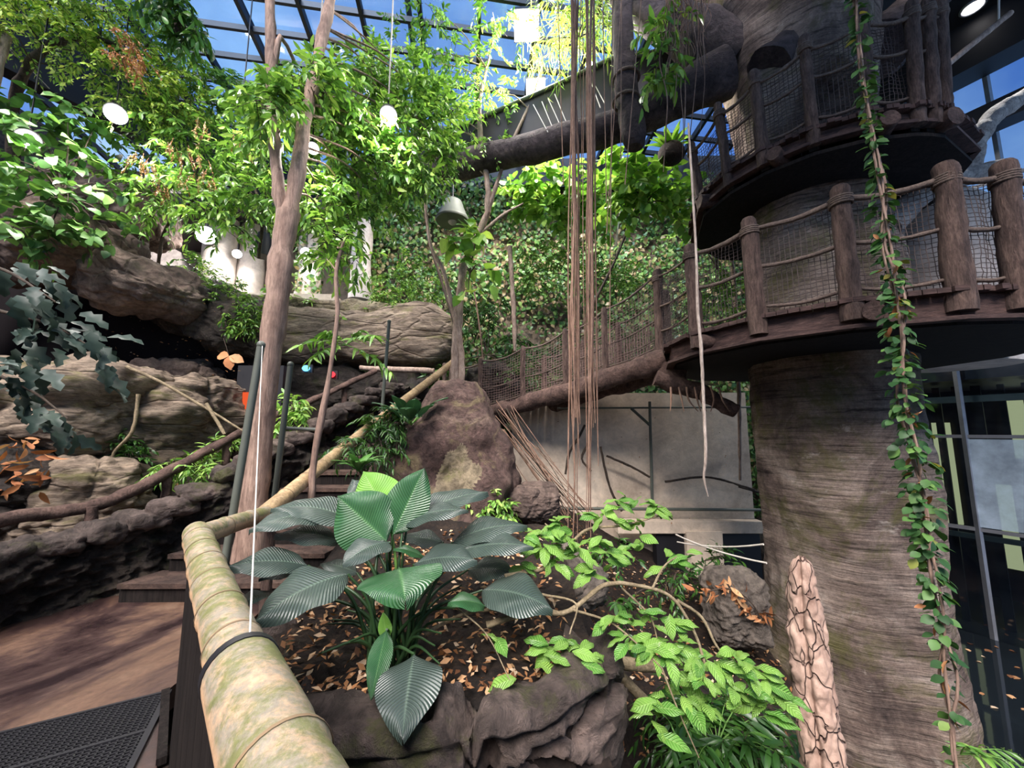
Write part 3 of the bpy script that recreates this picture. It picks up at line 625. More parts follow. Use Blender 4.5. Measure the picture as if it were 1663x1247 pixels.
# bamboo rail
def bamboo(pts, r, node, seed, mat, parent, name, taper=0.0):
    pts = np.array(pts, float); P, _ = smooth(pts, np.ones(len(pts)), .018); s = np.concatenate([[0], np.cumsum(np.linalg.norm(np.diff(P, axis=0), axis=1))])
    ph = (s + .06) % node; ph = np.minimum(ph, node - ph); rad = r * (1 + .07 * np.exp(-(ph / .016) ** 2) - .035 * np.exp(-((ph - .04) / .02) ** 2)) * (1 - taper * s / s[-1])
    mb = MB(); mb.tube(P, rad, 28); o = mb.build(name, mat, parent)
    for q in np.arange(node - .06, s[-1], node):
        i = int(np.abs(s - q).argmin()); i = min(max(i, 1), len(P) - 2); dd = nrm(P[i + 1] - P[i - 1]); mb = MB(); mb.tube([P[i] - dd * .004, P[i] + dd * .004], [rad[i] * 1.012, rad[i] * 1.012], 28, cap=False); mb.build('node_ring', M['nodering'], o)
    return o
rail = thing('bamboo_handrail', 'thick mouldy bamboo handrail with dark board panel beside the landing and stairs', 'handrail', (-1.66, 2.1, 0))
c0 = atz(318, 868, 1.05); jn = atz(392, 1090, 1.05); near = atz(448, 1235, 1.05); near = near + (near - jn) * .55
bamboo([c0 + A(-.02, .03, 0), (c0 + jn) / 2, jn + (near - jn) * .04], .062, .26, 1, M['bamboo'], rail, 'far_rail')
bamboo([jn, (jn + near) / 2, near], .075, .42, 2, M['bamboo'], rail, 'near_rail')
d = nrm(near - jn); mb = MB(); mb.tube([jn - d * .012, jn + d * .012], [.0775, .0775], 28); mb.build('dark_joint_band', M['black'], rail)
w1 = at(440, 832, 3.0); w2 = at(590, 702, 4.9); w3 = at(742, 584, 6.9)
bamboo([c0 + A(.03, -.02, 0), c0 * .5 + w1 * .5, w1], .055, .33, 3, M['bamboo'], rail, 'landing_rail')
bamboo([w1 - A(0, .1, 0), w2, w3], .062, .38, 4, M['bambooclean'], rail, 'stair_rail')
dn = nrm((near - c0)[:2])
for k in range(10):
    s0, s1 = k * .19, k * .19 + .183; a = c0[:2] + dn * s0; b = c0[:2] + dn * s1
    nn = A(-dn[1], dn[0]) * .02; mb = MB(); mb.prism([a - nn, b - nn, b + nn, a + nn], -.02, 1.0); mb.build('panel_board', M['darkwood'], rail, False)
mb = MB(); mb.bar((-2.13, 2.56, .01), (-1.7, 2.06, .01), .04, .035); mb.build('kerb_board', M['darkwood'], rail, False)
for q, zt in ((w1, .1), (w2, .8), (w3, 1.9)):
    mb = MB(); mb.tube([(q[0], q[1], zt - .6), (q[0] + .01, q[1], q[2] - .05)], [.04, .035], 10, step=.2, wob=.1); mb.build('rail_post', M['post'], rail)
# thin cord running down to the slit in the bamboo
mb = MB(); cz = atz(405, 1052, 1.105); mb.tube([cz, cz * .55 + at(426, 562, 2.72) * .45, at(426, 562, 2.72)], .0024, 6, step=.1)
tag(mb.build('pull_cord', M['cord']), 'thin off white cord running from the bamboo rail up beside the trunk', 'cord')

# stairs
st = thing('staircase', 'worn brown steps climbing from the landing between stone wall and bamboo rail', 'stairs', (-3.1, 3.8, 0))
for k in range(12):
    t = k / 11; yc = 3.78 + t * 3.3; xl = -3.6 + t * 2.05; xr = -2.0 + t * .85; z = .175 * (k + 1)
    mb = MB(); q = [(xl - .1, yc), (xr, yc + .02), (xr + .05, yc + .36), (xl, yc + .36)]; mb.prism(q, z - .045, z)
    mb.build('tread', M['step'], st, False)
    mb = MB(); q = [(xl - .1, yc + .03), (xr, yc + .05), (xr, yc + .36), (xl, yc + .36)]; mb.prism(q, max(-.1, z - .5), z - .047); mb.build('riser', M['darkwood'], st, False)
# stone wall on the left of landing and stairs
wall = wall_path([(-4.45, 1.6), (-4.32, 2.6), (-4.28, 3.35), (-3.86, 4.15), (-3.4, 4.75), (-2.7, 5.8), (-2.0, 7.0), (-1.75, 7.5)], [.56, .58, .60, .72, 1.12, 1.85, 2.55, 2.75], [-.3, -.3, -.2, .2, .7, 1.3], .34, 4, .025, .12, 260, .05, .09, 1.1, .11)
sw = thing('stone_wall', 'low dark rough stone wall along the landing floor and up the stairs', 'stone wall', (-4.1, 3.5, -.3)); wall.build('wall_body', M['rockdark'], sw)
cp_, ct_ = smooth(np.array([(-4.45, 1.6, .56), (-4.32, 2.6, .58), (-4.28, 3.35, .60), (-3.86, 4.15, .72), (-3.4, 4.75, 1.12), (-2.7, 5.8, 1.85), (-2.0, 7.0, 2.55)], float), np.ones(7), .3)
for k in range(1, len(cp_) - 1):
    dd = cp_[k + 1] - cp_[k - 1]; rock('capstone', cp_[k] + A(0, 0, -.04), (.2 * rng.uniform(.8, 1.15), .2, rng.uniform(.07, .12)), M['planter'], 60 + k, 4, math.atan2(dd[1], dd[0]), amp=.25, sub=4, tilt=0, parent=sw)
lr = thing('log_handrail', 'dark brown log handrail above the stone wall on the left', 'handrail', (-4.2, 4, .7))
hp = [A(-4.55, 2.4, .78), at(0, 845, 3.5), at(130, 826, 4.0), at(215, 797, 4.4), at(300, 752, 4.9), at(420, 688, 5.6), at(520, 644, 6.5), at(610, 602, 7.3)]
mb = MB(); mb.tube(hp, [.065, .065, .065, .062, .06, .055, .05, .05], 12, step=.08, wob=.25, seed=3); mb.build('rail', M['log'], lr)
for q, dz in ((at(150, 822, 4.05), .45), (at(273, 768, 4.75), .5), (at(370, 716, 5.3), .6), (at(470, 668, 6.0), .6), (at(560, 625, 6.9), .5)):
    mb = MB(); mb.tube([q - A(0, 0, dz), q], [.055, .05], 10, step=.1, wob=.25); mb.build('rail_post', M['log'], lr)
mb = MB(); mb.tube([at(585, 598, 7.5), at(640, 600, 7.5), at(705, 602, 7.4)], .055, 10, step=.1, wob=.3, seed=6); tag(mb.build('log_rail', M['barkpale']), 'short horizontal pale log rail in front of the rock ledge', 'rail')
mb = MB(); mb.tube([at(345, 640, 5.2), at(520, 560, 6.6)], .01, 6)
# green metal posts with a cross bar
for k, (a, b, lab) in enumerate((((366, 892, 2.75), (424, 560, 2.75), 'grey green metal post standing against the tall trunk'), ((442, 830, 3.6), (472, 592, 3.6), 'grey green metal post with a cross bar right of the tall trunk'), ((618, 690, 5.6), (632, 522, 5.6), 'thin grey metal post in front of the rock ledge'))):
    p, q = at(*a), at(*b); t = thing('metal_post', lab, 'post', p, 'thin metal posts by the stairs'); mb = MB(); mb.tube([p - A(0, 0, .15), q], .026, 10); mb.build('tube', M['steel'], t)
    if k == 1: mb = MB(); mb.tube([at(455, 695, 3.6), at(523, 698, 3.7)], .018, 8); mb.build('cross_bar', M['steel'], t)
    mb = MB(); mb.ball(q, .03); mb.build('end_cap', M['steel'], t)

# ================================================================== ROCKS
for a in ((at(70, 668, 5.3), (1.25, 1.0, .66), 'rocktan', 11, 5, .15, .9, 'large tan layered boulder at the left edge below the cave'),
          (at(270, 690, 6.3), (.95, .8, .85), 'rocktan', 12, 5, -.2, .9, 'grey brown layered boulder in the middle of the left cliff'),
          (at(285, 650, 7.2), (.75, .7, .8), 'rock', 19, 4, .2, .5, 'smaller brown boulder behind, right end of the left cliff'),
          (at(110, 820, 4.9), (.75, .55, .55), 'rocktan', 13, 4, .3, .6, 'pale mossy slab behind the log handrail'),
          (at(20, 800, 4.6), (.5, .5, .5), 'rockdark', 23, 3, .3, .3, 'dark boulder under the grey leaves at the left edge'),
          (at(215, 455, 6.6), (1.25, .8, .45), 'rock', 14, 3.5, -.2, .0, 'brown overhanging rock above the dark cave'),
          (at(75, 405, 6.0), (1.3, .9, .48), 'rock', 15, 3, .1, .0, 'dark rock shelf under the climbing leaves at far left'),
          (at(185, 335, 7.6), (1.0, .7, .7), 'rock', 16, 4, .3, .0, 'pale brown rock below the sloping beam'),
          (at(355, 520, 7.6), (1.2, .8, .62), 'rockdark', 17, 3.5, -.2, .0, 'dark sloping rock bank carrying leafy plants'),
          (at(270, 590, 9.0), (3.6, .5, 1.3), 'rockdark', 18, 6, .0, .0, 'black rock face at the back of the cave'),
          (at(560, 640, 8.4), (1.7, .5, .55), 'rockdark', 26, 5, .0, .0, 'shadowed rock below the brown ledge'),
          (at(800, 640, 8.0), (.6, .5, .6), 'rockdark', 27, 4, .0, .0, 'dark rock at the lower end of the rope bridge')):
    tag(rock('boulder', a[0], a[1], M[a[2]], a[3], a[4], a[5], amp=.20, strata=a[6] * 1.6, crack=9 if a[6] else 0, tilt=-.38 if a[3] in (14, 17) else 0), a[7], 'boulder', 'boulders of the left cliff')
# central rock with peak
def central():
    V, F = ico(6); c = at(728, 760, 5.5); P = V.copy()
    r = (np.abs(V) ** 3).sum(1) ** (-1 / 3.); P = V * r[:, None]; z = P[:, 2]
    w = np.interp(z, [-1, -.2, .35, .7, 1], [1.22, 1.05, .80, .50, .42]); sx = np.interp(z, [-1, 0, .6, 1], [-.10, -.05, .14, .24])
    Q = np.stack([P[:, 0] * w * 1.0 + sx, P[:, 1] * w * .85, z * 1.25], 1); d = fbm(Q, 1.2, 6, 31) * .17
    fx, fz = Q[:, 0], Q[:, 2]; nic = np.exp(-(((fx - .24) / .36) ** 2) - (((fz + .12) / .55) ** 2)) * (Q[:, 1] < 0); d -= .30 * nic
    Q = Q + nrm(V) * d[:, None]; mb = MB(); pat = nic + .35 * fbm(Q * A(1, 1, .45), 3.5, 5, 8) > .52; fm = pat[F].sum(1) >= 2; mb.add(Q + c, np.zeros((0, 3), int)); mb.n = 0; mb.F = []; mb.MI = []
    for sel, mi in ((~fm, 0), (fm, 1)): mb.F.append(F[sel]); mb.MI.append(np.full(int(sel.sum()), mi))
    return mb.build('rock_outcrop', [M['boulder'], M['parapet']])
tag(central(), 'tall peaked red brown rock with a yellowish hollow, between stairs and rope bridge', 'rock')
tag(rock('boulder', at(860, 815, 5.4), (.42, .35, .25), M['rock'], 41, 2.6, amp=.2), 'small pointed brown rock at the foot of the tan wall', 'boulder')
tag(rock('boulder', at(1195, 985, 4.9), (.32, .3, .42), M['graystone'], 42, 3, amp=.22), 'pale upright rock left of the giant trunk base', 'boulder')
tag(rock('boulder', at(905, 950, 4.2), (.42, .4, .35), M['graystone'], 43, 3, amp=.24), 'pale streaked rock behind the bright shrub', 'boulder')

# planter wall in front
pl = thing('rock_planter', 'dark mossy rock planter wall holding the large veined plant', 'planter', (-.5, 2.1, -1.7))
wp = wall_path([(-1.62, 2.95), (-1.42, 2.45), (-1.12, 2.12), (-.65, 1.96), (-.05, 2.0), (.32, 2.16), (.47, 2.45), (.42, 3.0)], [.42, .38, .36, .33, .40, .45, .38, .30], [-1.9, -1.9], .30, 8, .012, .07, 60, .10, .15, .6, .05)
wp.build('rock_wall', M['planter'], pl)
def soil_patch():
    X, Y = np.meshgrid(np.linspace(-1.7, .5, 60), np.linspace(2.0, 4.6, 60)); Z = .22 + .14 * np.clip(Y - 2.4, 0, 3) + .035 * fbm(np.stack([X.ravel(), Y.ravel(), 0 * X.ravel()], 1), 3, 4, 3).reshape(X.shape)
    cut = (Y - 2.05) + np.clip(np.abs(X + .5) - .75, 0, 9) * -.8; Z = np.where(cut < 0, Z - .25, Z); mb = MB(); mb.grid(np.stack([X, Y, Z], -1)); return mb
soil_patch().build('soil', M['soil'], pl)
def soil_z(x, y): return .235 + .14 * np.clip(y - 2.4, 0, 3)
n = 1500; x = rng.uniform(-1.5, .35, n); y = 2.15 + rng.random(n) ** 1.3 * 2.2; mb = MB(); scatter(mb, np.stack([x, y, soil_z(x, y) + rng.uniform(.0, .05, n)], 1), .065, T_SM)
tag(mb.build('leaf_litter', M['litter']), 'dry brown leaves lying on the planter soil', 'leaf litter', kind='stuff')
n = 2600; x = rng.uniform(-.4, 4.2, n); y = rng.uniform(3.2, 7.2, n); mb = MB(); scatter(mb, np.stack([x, y, ground_z(x, y) + .03], 1), .06, T_SM)
x = rng.uniform(-7, -3.8, 900); y = rng.uniform(4, 7.5, 900); scatter(mb, np.stack([x, y, ground_z(x, y) + .04], 1), .09, T_SM)
tag(mb.build('leaf_litter', M['litter']), 'fallen dry leaves on the ground of the pit and the left bank', 'leaf litter', kind='stuff')
n = 60; x = rng.uniform(6.0, 8.3, n); y = rng.uniform(3.2, 7.0, n); mb = MB(); leaves(mb, T_RND, np.stack([x, y, np.full(n, -1.97)], 1), rng.normal(size=(n, 3)) * A(1, 1, 0), np.tile(A(0, 0, 1), (n, 1)) + rng.normal(size=(n, 3)) * .05, rng.uniform(.06, .14, n))
tag(mb.build('floating_leaves', M['litter']), 'pale dead leaves floating on the dark water', 'leaf litter', kind='stuff')

# ================================================================== GIANT TRUNK AND PLATFORMS
TC = A(4.21, 5.08)
def giant_trunk():
    t = thing('giant_tree_trunk', 'giant fissured grey artificial tree trunk carrying both round platforms', 'tree trunk', (TC[0], TC[1], -2.4))
    z = A(-2.6, -2.0, -1.2, -.2, .8, 1.6, 2.6, 3.6, 4.6, 5.3, 6.0, 6.8, 7.6, 8.3, 8.8); r = A(1.04, .98, .93, .91, .9, .88, .86, .84, .80, .80, .84, .92, 1.02, 1.2, 1.4)
    pts = np.stack([TC[0] + .03 * np.sin(z), TC[1] + 0 * z, z], 1); fr = nrm(-TC)
    def door(V, D):
        q = V[:, :2] - TC; lat = q @ A(-fr[1], fr[0]); front = (D[:, :2] @ fr) > .3
        lat2 = lat - .42; h = V[:, 2] - 4.95; ins = front & (np.abs(lat2) < .27) & (h > 0) & (h < 1.0 + .3 * np.sqrt(np.clip(1 - (lat2 / .27) ** 2, 0, 1)))
        lat3 = lat - .35; d = .09 * fbm(V * A(1, 1, .35), 1.3, 5, 9) + .012 * fbm(V * A(1, 1, 3), 2.2, 4, 3)
        rdg = .10 * np.maximum(0, np.cos(np.arctan2(D[:, 1], D[:, 0]) * 5 + 1.0)) ** 2 * np.clip((.2 - V[:, 2]) / 2.5, 0, 1)
        return d + rdg - .32 * ins
    mb = MB(); mb.tube(pts, r, 180, step=.035, fn=door); mb.build('trunk', M['trunk'], t)
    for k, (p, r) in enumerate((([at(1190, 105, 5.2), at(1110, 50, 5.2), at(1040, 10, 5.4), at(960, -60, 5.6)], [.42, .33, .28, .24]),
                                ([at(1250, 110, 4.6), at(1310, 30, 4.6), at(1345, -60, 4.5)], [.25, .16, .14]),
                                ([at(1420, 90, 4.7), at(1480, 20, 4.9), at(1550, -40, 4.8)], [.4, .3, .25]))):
        mb = MB(); mb.tube(p, r, 28, step=.06, wob=.22, seed=k); mb.build('branch', M['branchshade'], t)
    for k, p in enumerate(([at(1190, 700, 4.7), at(1205, 800, 4.75), at(1222, 1000, 4.85), at(1240, 1250, 4.85)],)):
        pass
    return t
giant_trunk()
def circ(px, py, R):
    d = ray(px, py)[:2]; d = d / np.linalg.norm(d); b = d @ TC; return d * (b - math.sqrt(max(0, R * R - (TC @ TC - b * b))))
def twist(mb, a, b, r, sag=.03, n=9):
    a, b = np.array(a), np.array(b); s = np.linspace(0, 1, n); P = a + (b - a) * s[:, None]; P[:, 2] -= sag * 4 * s * (1 - s); mb.tube(P, r, 7, wob=.35, seed=int(abs(a[0]) * 97) % 50)
def net_panel(mb, a, b, z0, h0, h1, cell=.062, sag=.05, r=.0038, bulge=.03):
    """square netting between two posts a and b (plan points) from base heights z0 to rope heights"""
    a, b = np.array(a), np.array(b); L = np.linalg.norm(b - a); nu = max(2, int(L / cell)); nv = max(2, int(h0 / cell)); n2 = A(-(b - a)[1], (b - a)[0]) / L
    s = np.linspace(0, 1, nu + 1); v = np.linspace(0, 1, nv + 1); S, Vv = np.meshgrid(s, v); H = h0 + (h1 - h0) * S - sag * 4 * S * (1 - S); Z = z0[0] + (z0[1] - z0[0]) * S + Vv * H
    g = np.random.default_rng(nu * 7 + nv); o = bulge * np.sin(S * 9) * np.sin(Vv * 3.1) + g.normal(size=S.shape) * .004
    P = np.stack([a[0] + (b - a)[0] * S + n2[0] * o, a[1] + (b - a)[1] * S + n2[1] * o, Z + g.normal(size=S.shape) * .005], -1)
    for i in range(nv + 1): mb.tube(P[i], r, 3, cap=False)
    for j in range(nu + 1): mb.tube(P[:, j], r, 3, cap=False)
def post_mb(p, z0, z1, r, lean=(0, 0), seed=0):
    mb = MB(); q = A(p[0] + lean[0], p[1] + lean[1], z1); mb.tube([A(p[0], p[1], z0), (A(p[0], p[1], z0) + q) / 2, q - A(0, 0, .03), q], [r * 1.12, r, r * .93, r * .7], 14, step=.07, wob=.13, seed=seed); return mb
def lashing(p, z, r, parent):
    mb = MB(); n = 44; a = np.linspace(0, 4 * 2 * math.pi, n); P = np.stack([p[0] + np.cos(a) * r, p[1] + np.sin(a) * r, z + np.linspace(0, .085, n)], 1); mb.tube(P, .012, 5, wob=.2); mb.build('rope_lashing', M['rope'], parent)
def platform(name, label, R, zd, posts, ph, rp, deck_rad, fascia, lean, ropes, cell, hin=.82, sub=True):
    t = thing(name, label, 'platform', (TC[0], TC[1], zd)); P = [circ(px, py, R) for px, py in posts]; ang = [math.atan2(*(p - TC)[::-1]) for p in P]; ang = list(np.unwrap(ang))
    step_ = (ang[-1] - ang[0]) / (len(ang) - 1); full = list(ang)
    while full[-1] - full[0] < 2 * math.pi - .7: full.append(full[-1] + .55)
    ring = [TC + A(math.cos(a), math.sin(a)) * (R + .06) for a in full]; inner = [TC + A(math.cos(a), math.sin(a)) * hin for a in full]
    mb = MB(); m = len(ring)
    for k in range(m):
        j = (k + 1) % m; nb = 8
        for i in range(nb):
            s0, s1 = i / nb, (i + .93) / nb
            o0, o1 = ring[k] + (ring[j] - ring[k]) * s0, ring[k] + (ring[j] - ring[k]) * s1; i0, i1 = inner[k] + (inner[j] - inner[k]) * s0, inner[k] + (inner[j] - inner[k]) * s1
            e = rng.uniform(0, .05); o0 = o0 + nrm(o0 - TC) * e; o1 = o1 + nrm(o1 - TC) * e; mb.prism([i0, o0, o1, i1], zd - .045, zd)
    mb.build('deck_boards', M['plank'], t, False)
    for k in range(m):
        j = (k + 1) % m; a, b = ring[k], ring[j]; mb = MB(); d = nrm(TC - (a + b) / 2)
        mb.bar(A(*(a + d * .09), zd - .05 - fascia / 2), A(*(b + d * .09), zd - .05 - fascia / 2), .06, fascia); mb.bar(A(*(a + d * .05), zd - .06 - fascia), A(*(b + d * .05), zd - .06 - fascia), .1, .035); mb.build('edge_beam', M['plank'], t, False)
    for k in range(m):
        mb = MB(); mb.bar(A(*(inner[k]), zd - .16), A(*(ring[k] + (inner[k] - ring[k]) * .12), zd - .14), .09, .2); mb.build('joist', M['darkwood'], t, False)
    mb = MB()
    for k in range(m):
        j = (k + 1) % m; mb.prism([inner[k], ring[k] + (inner[k] - ring[k]) * .1, ring[j] + (inner[j] - ring[j]) * .1, inner[j]], zd - .30, zd - .26)
    mb.build('underside_boards', M['darkwood'], t, False)
    tops = []
    for k, p in enumerate(P):
        o = nrm(p - TC) * lean; h = ph[k] if isinstance(ph, (list, tuple)) else ph
        q = post_mb(p, zd - .2, zd + h, rp * rng.uniform(.92, 1.08), o, k).build('post', M['post'], t); tops.append(A(*(p + o), zd + h))
        lashing(p + o * .85, zd + h - .2, rp * 1.03, q)
        if sub and k % 2 == 0:
            mb = MB(); d = nrm(p - TC); e = d[::-1] * A(-1, 1); b0 = p - d * .35 + e * .14; mb.tube([A(*b0, zd - .16), A(*(p + d * .10 + e * .13), zd - .15)], [.10, .085], 12, step=.05, wob=.25, seed=k); mb.build('log_end', M['log'], t)
    for f, r in ropes:
        mb = MB()
        for k in range(len(P) - 1):
            a = A(*P[k], zd) + (tops[k] - A(*P[k], zd)) * f; b = A(*P[k + 1], zd) + (tops[k + 1] - A(*P[k + 1], zd)) * f
            twist(mb, a + A(0, 0, -.12 * (f > .8)), b + A(0, 0, -.12 * (f > .8)), r, .05)
        mb.build('rope_rail', M['rope'], t)
    mb = MB()
    for k in range(len(P) - 1): net_panel(mb, P[k] + nrm(TC - P[k]) * .05 + (tops[k][:2] - P[k]) * .4, P[k + 1] + nrm(TC - P[k + 1]) * .05 + (tops[k + 1][:2] - P[k + 1]) * .4, (zd + .02, zd + .02), tops[k][2] - zd - .14, tops[k + 1][2] - zd - .14, cell)
    mb.build('rope_net', M['net'], t); return t
platform('lower_platform', 'lower wooden platform ring with rope net railing around the giant trunk', 2.0, 2.80, [(1132, 530), (1230, 510), (1382, 492), (1557, 472), (1652, 470), (1730, 490)], [1.12, 1.08, 1.1, 1.12, 1.1, 1.1], .085, 0, .2, .04, ((1.0, .026), (.5, .02), (.1, .018)), .043)
platform('upper_platform', 'upper wooden platform ring with rope net railing high on the giant trunk', 1.5, 4.92, [(1138, 305), (1182, 272), (1238, 228), (1318, 197), (1408, 172), (1485, 165), (1510, 163), (1528, 160)], [.85, .95, 1.0, 1.08, 1.15, 1.15, 1.2, 1.2], .062, 0, .12, .1, ((.95, .02), (.55, .017), (.12, .015)), .042)

# rope bridge
def bridge():
    F0, F1 = A(2.32, 5.84, 2.80), A(-.62, 7.42, 2.02); t = thing('rope_bridge', 'rope bridge with netted sides rising from the stairs to the lower platform', 'bridge', F1)
    d = F1 - F0; off = nrm(A(-d[1], d[0], 0)) * -1.0; off = off if off[1] > 0 else -off
    L = np.linalg.norm(d); f = lambda s, o=0, z=0: F0 + d * s + off * o + A(0, 0, z - .10 * 4 * s * (1 - s) * .6)
    for o in (0, 1):
        mb = MB(); mb.tube([f(s, o, -.11) for s in np.linspace(-.02, 1.02, 9)], [.17, .16, .155, .15, .15, .145, .14, .14, .12], 16, step=.06, wob=.28, seed=o); mb.build('log_beam', M['log'], t)
    mb = MB(); n = 26
    for k in range(n): mb.prism([f(k / n, 0)[:2], f((k + .9) / n, 0)[:2], f((k + .9) / n, 1)[:2], f(k / n, 1)[:2]], f((k + .5) / n, 0, .0)[2], f((k + .5) / n, 0, .04)[2])
    mb.build('deck_boards', M['plank'], t, False)
    ss = [0.0, .26, .47, .72, 1.0]; hts = [1.35, 1.12, 1.02, .98, 1.0]
    for o in (0, 1):
        for k, s in enumerate(ss):
            p = f(s, o); q = post_mb(p, p[2] - .22 + .1, p[2] + hts[k], .075 if k == 0 else .05, (0, 0), k + o).build('post', M['post'], t)
            if k == 0: lashing(p, p[2] + hts[k] - .2, .08, q)
        for fr, r, sg in ((1.0, .018, .09), (.45, .012, .05), (.12, .011, .03)):
            mb = MB()
            for k in range(len(ss) - 1): twist(mb, f(ss[k], o, hts[k] * fr - .04), f(ss[k + 1], o, hts[k + 1] * fr - .04), r, sg)
            mb.build('rope_rail', M['rope'], t)
        mb = MB()
        for k in range(len(ss) - 1):
            a, b = f(ss[k], o), f(ss[k + 1], o); net_panel(mb, a[:2], b[:2], (a[2], b[2]), hts[k] - .06, hts[k + 1] - .06, .05, .08, .0038)
        mb.build('rope_net', M['netbridge'], t)
    for s in np.linspace(.10, .52, 30):
        p = f(s, 1.06); mb = MB(); mb.tube([p, p + A(0, 0, .82)], [.016, .014], 6, step=.2, wob=.3, seed=int(s * 99)); mb.build('stick_paling', M['barkpale'], t)
    # connection to the platform
    G0, G1 = F0, A(*circ(1132, 530, 2.0), 2.80)
    for h in (1.25, .75, .35):
        mb = MB(); twist(mb, F0 + A(0, 0, h), G1 + A(0, 0, h * .82), .016, .05); mb.build('rope_rail', M['rope'], t)
    mb = MB(); net_panel(mb, F0[:2], G1[:2], (2.8, 2.8), 1.2, .95, .045); mb.build('rope_net', M['net'], t)
    # posts and ropes at the lower end, towards the stairs
    e = A(-1.35, 7.55, 2.0)
    for p, h in ((e, .95), (e + A(.35, -.15, 0), .92)):
        post_mb(p, p[2] - .3, p[2] + h, .045, (0, 0), 3).build('post', M['post'], t)
    for h in (.9, .45): mb = MB(); twist(mb, F1 + A(0, 0, h), e + A(0, 0, h), .016, .08); mb.build('rope_rail', M['rope'], t)
    mb = MB(); mb.tube([A(2.45, 5.75, 2.62), A(2.42, 5.75, 2.25), A(2.4, 5.75, 2.2)], [.2, .19, .14], 14, step=.06, wob=.25); mb.build('log_end', M['log'], t)
    mb = MB(); mb.prism([(-1.9, 7.1), (-.5, 7.1), (-.4, 8.4), (-1.9, 8.4)], 1.85, 1.99); mb.build('landing_boards', M['plank'], t, False)
bridge()
# beam and root wrapped log below the platform
mb = MB(); mb.tube([at(1065, 612, 5.7), at(1130, 635, 5.6), at(1195, 668, 5.5)], [.13, .12, .10], 14, step=.05, wob=.3); rl = thing('root_wrapped_log', 'short log wrapped in hanging roots under the lower platform', 'log', at(1130, 640, 5.6)); mb.build('log', M['log'], rl)
for k in range(7):
    a = at(1090 + k * 13, 640, 5.45); mb = MB(); mb.tube([a + A(0, 0, .1), a + A(rng.uniform(-.1, .1), -.05, -.08), a + A(rng.uniform(-.12, .12), -.05, -.25)], [.016, .014, .006], 6, step=.05, wob=.3, seed=k); mb.build('root', M['root'], rl)
# steel frame and openings of the tan wall
t = thing('wall_frame', 'thin grey pipe frame fixed on the tan wall under the bridge', 'pipe frame', at(1055, 830, 7.3))
for a, b, n_ in (((1055, 652), (1060, 838), 'upright'), ((905, 663), (1225, 661), 'top_rail'), ((1025, 663), (1055, 690), 'brace'), ((860, 825), (1235, 828), 'lower_rail')):
    mb = MB(); mb.tube([at(*a, 7.28), at(*b, 7.28)], .028 if n_ != 'top_rail' else .018, 8); mb.build(n_, M['steel'], t)
mb = MB(); a, b = at(1062, 865, 7.25), at(1235, 960, 7.25); mb.box((a + b) / 2, (abs(b - a)[0], .2, abs(a - b)[2])); tag(mb.build('dark_opening', M['black'], None, False), 'black rectangular opening low in the tan wall', 'opening')
mb = MB(); a, b = at(1112, 862, 7.1), at(1176, 955, 7.1); mb.box((a + b) / 2, (abs(b - a)[0], .12, abs(a - b)[2])); tag(mb.build('wall_panel', M['concrete'], None, False), 'pale square panel standing in front of the dark opening', 'panel')
mb = MB(); a, b = at(1000, 840, 7.2), at(1235, 868, 7.2); mb.box((a + b) / 2, (abs(b - a)[0], .25, .2)); tag(mb.build('wall_ledge', M['concrete'], None, False), 'pale stone ledge across the foot of the tan wall', 'ledge')
for k, (a, b, lb) in enumerate((((1100, 880), (1240, 884), 'upper taut white cord crossing the dark opening'), ((1098, 868), (1245, 914), 'lower sloping white cord crossing the dark opening'))):
    mb = MB(); twist(mb, at(*a, 6.6), at(*b, 5.0), .012, .05); tag(mb.build('taut_cord', M['cord']), lb, 'cord')
# guy ropes from the bridge foot to the ground
t = thing('root_fan', 'fan of thin brown roots spreading down the tan wall from the bridge foot', 'roots', at(945, 840, 6.2))
for k in range(26):
    g = np.random.default_rng(k); a = at(g.uniform(800, 835), g.uniform(650, 700), 6.6); b = at(g.uniform(915, 965), g.uniform(825, 850), 6.0); m = (a + b) / 2 + g.normal(size=3) * .06 - A(0, 0, .05); mb = MB(); mb.tube([a, m, b], [.02 if k < 2 else .008, .015 if k < 2 else .006, .006], 5, step=.1, wob=.2, seed=k); mb.build('root', M['root'] if k % 3 else M['twig'], t)
t = thing('wall_creeper', 'bare dark creeper stems winding over the tan wall', 'creeper', at(1010, 820, 7.2))
for k, c in enumerate(([(918, 770), (925, 735), (940, 710), (950, 690)], [(960, 765), (945, 745), (955, 720)], [(975, 725), (990, 790), (1010, 830)], [(985, 740), (1030, 760), (1055, 775)], [(1080, 782), (1150, 775), (1225, 795)], [(1235, 800), (1200, 790)])):
    mb = MB(); mb.tube([at(x, y, 7.3) for x, y in c], .022, 6, step=.08, wob=.3, seed=k); mb.build('stem', M['twig'], t)
# long branch, walkway panel and hanging stub
t = thing('canopy_walkway', 'dark net sided walkway panel running along a long fallen branch', 'walkway', at(900, 220, 6.0))
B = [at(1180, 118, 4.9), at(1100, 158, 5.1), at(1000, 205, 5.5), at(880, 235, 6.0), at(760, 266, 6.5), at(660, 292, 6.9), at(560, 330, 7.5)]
mb = MB(); mb.tube(B, [.34, .29, .26, .25, .24, .22, .18], 24, step=.08, wob=.12, seed=2); mb.build('branch_beam', M['branchshade'], t)
Q = [(1340, 5, 5.2), (1180, 50, 5.35), (1040, 92, 5.75), (1000, 95, 5.8), (880, 150, 6.2), (720, 218, 6.8), (640, 250, 7.2)]
Qb = [(1340, 100, 5.1), (1180, 120, 5.2), (1040, 185, 5.7), (1000, 200, 5.8), (880, 240, 6.2), (720, 285, 6.8), (640, 310, 7.2)]
top = np.array([at(*q) for q in Q]); bo = np.array([at(*q) for q in Qb]); nn = A(.3, .95, 0) * .08
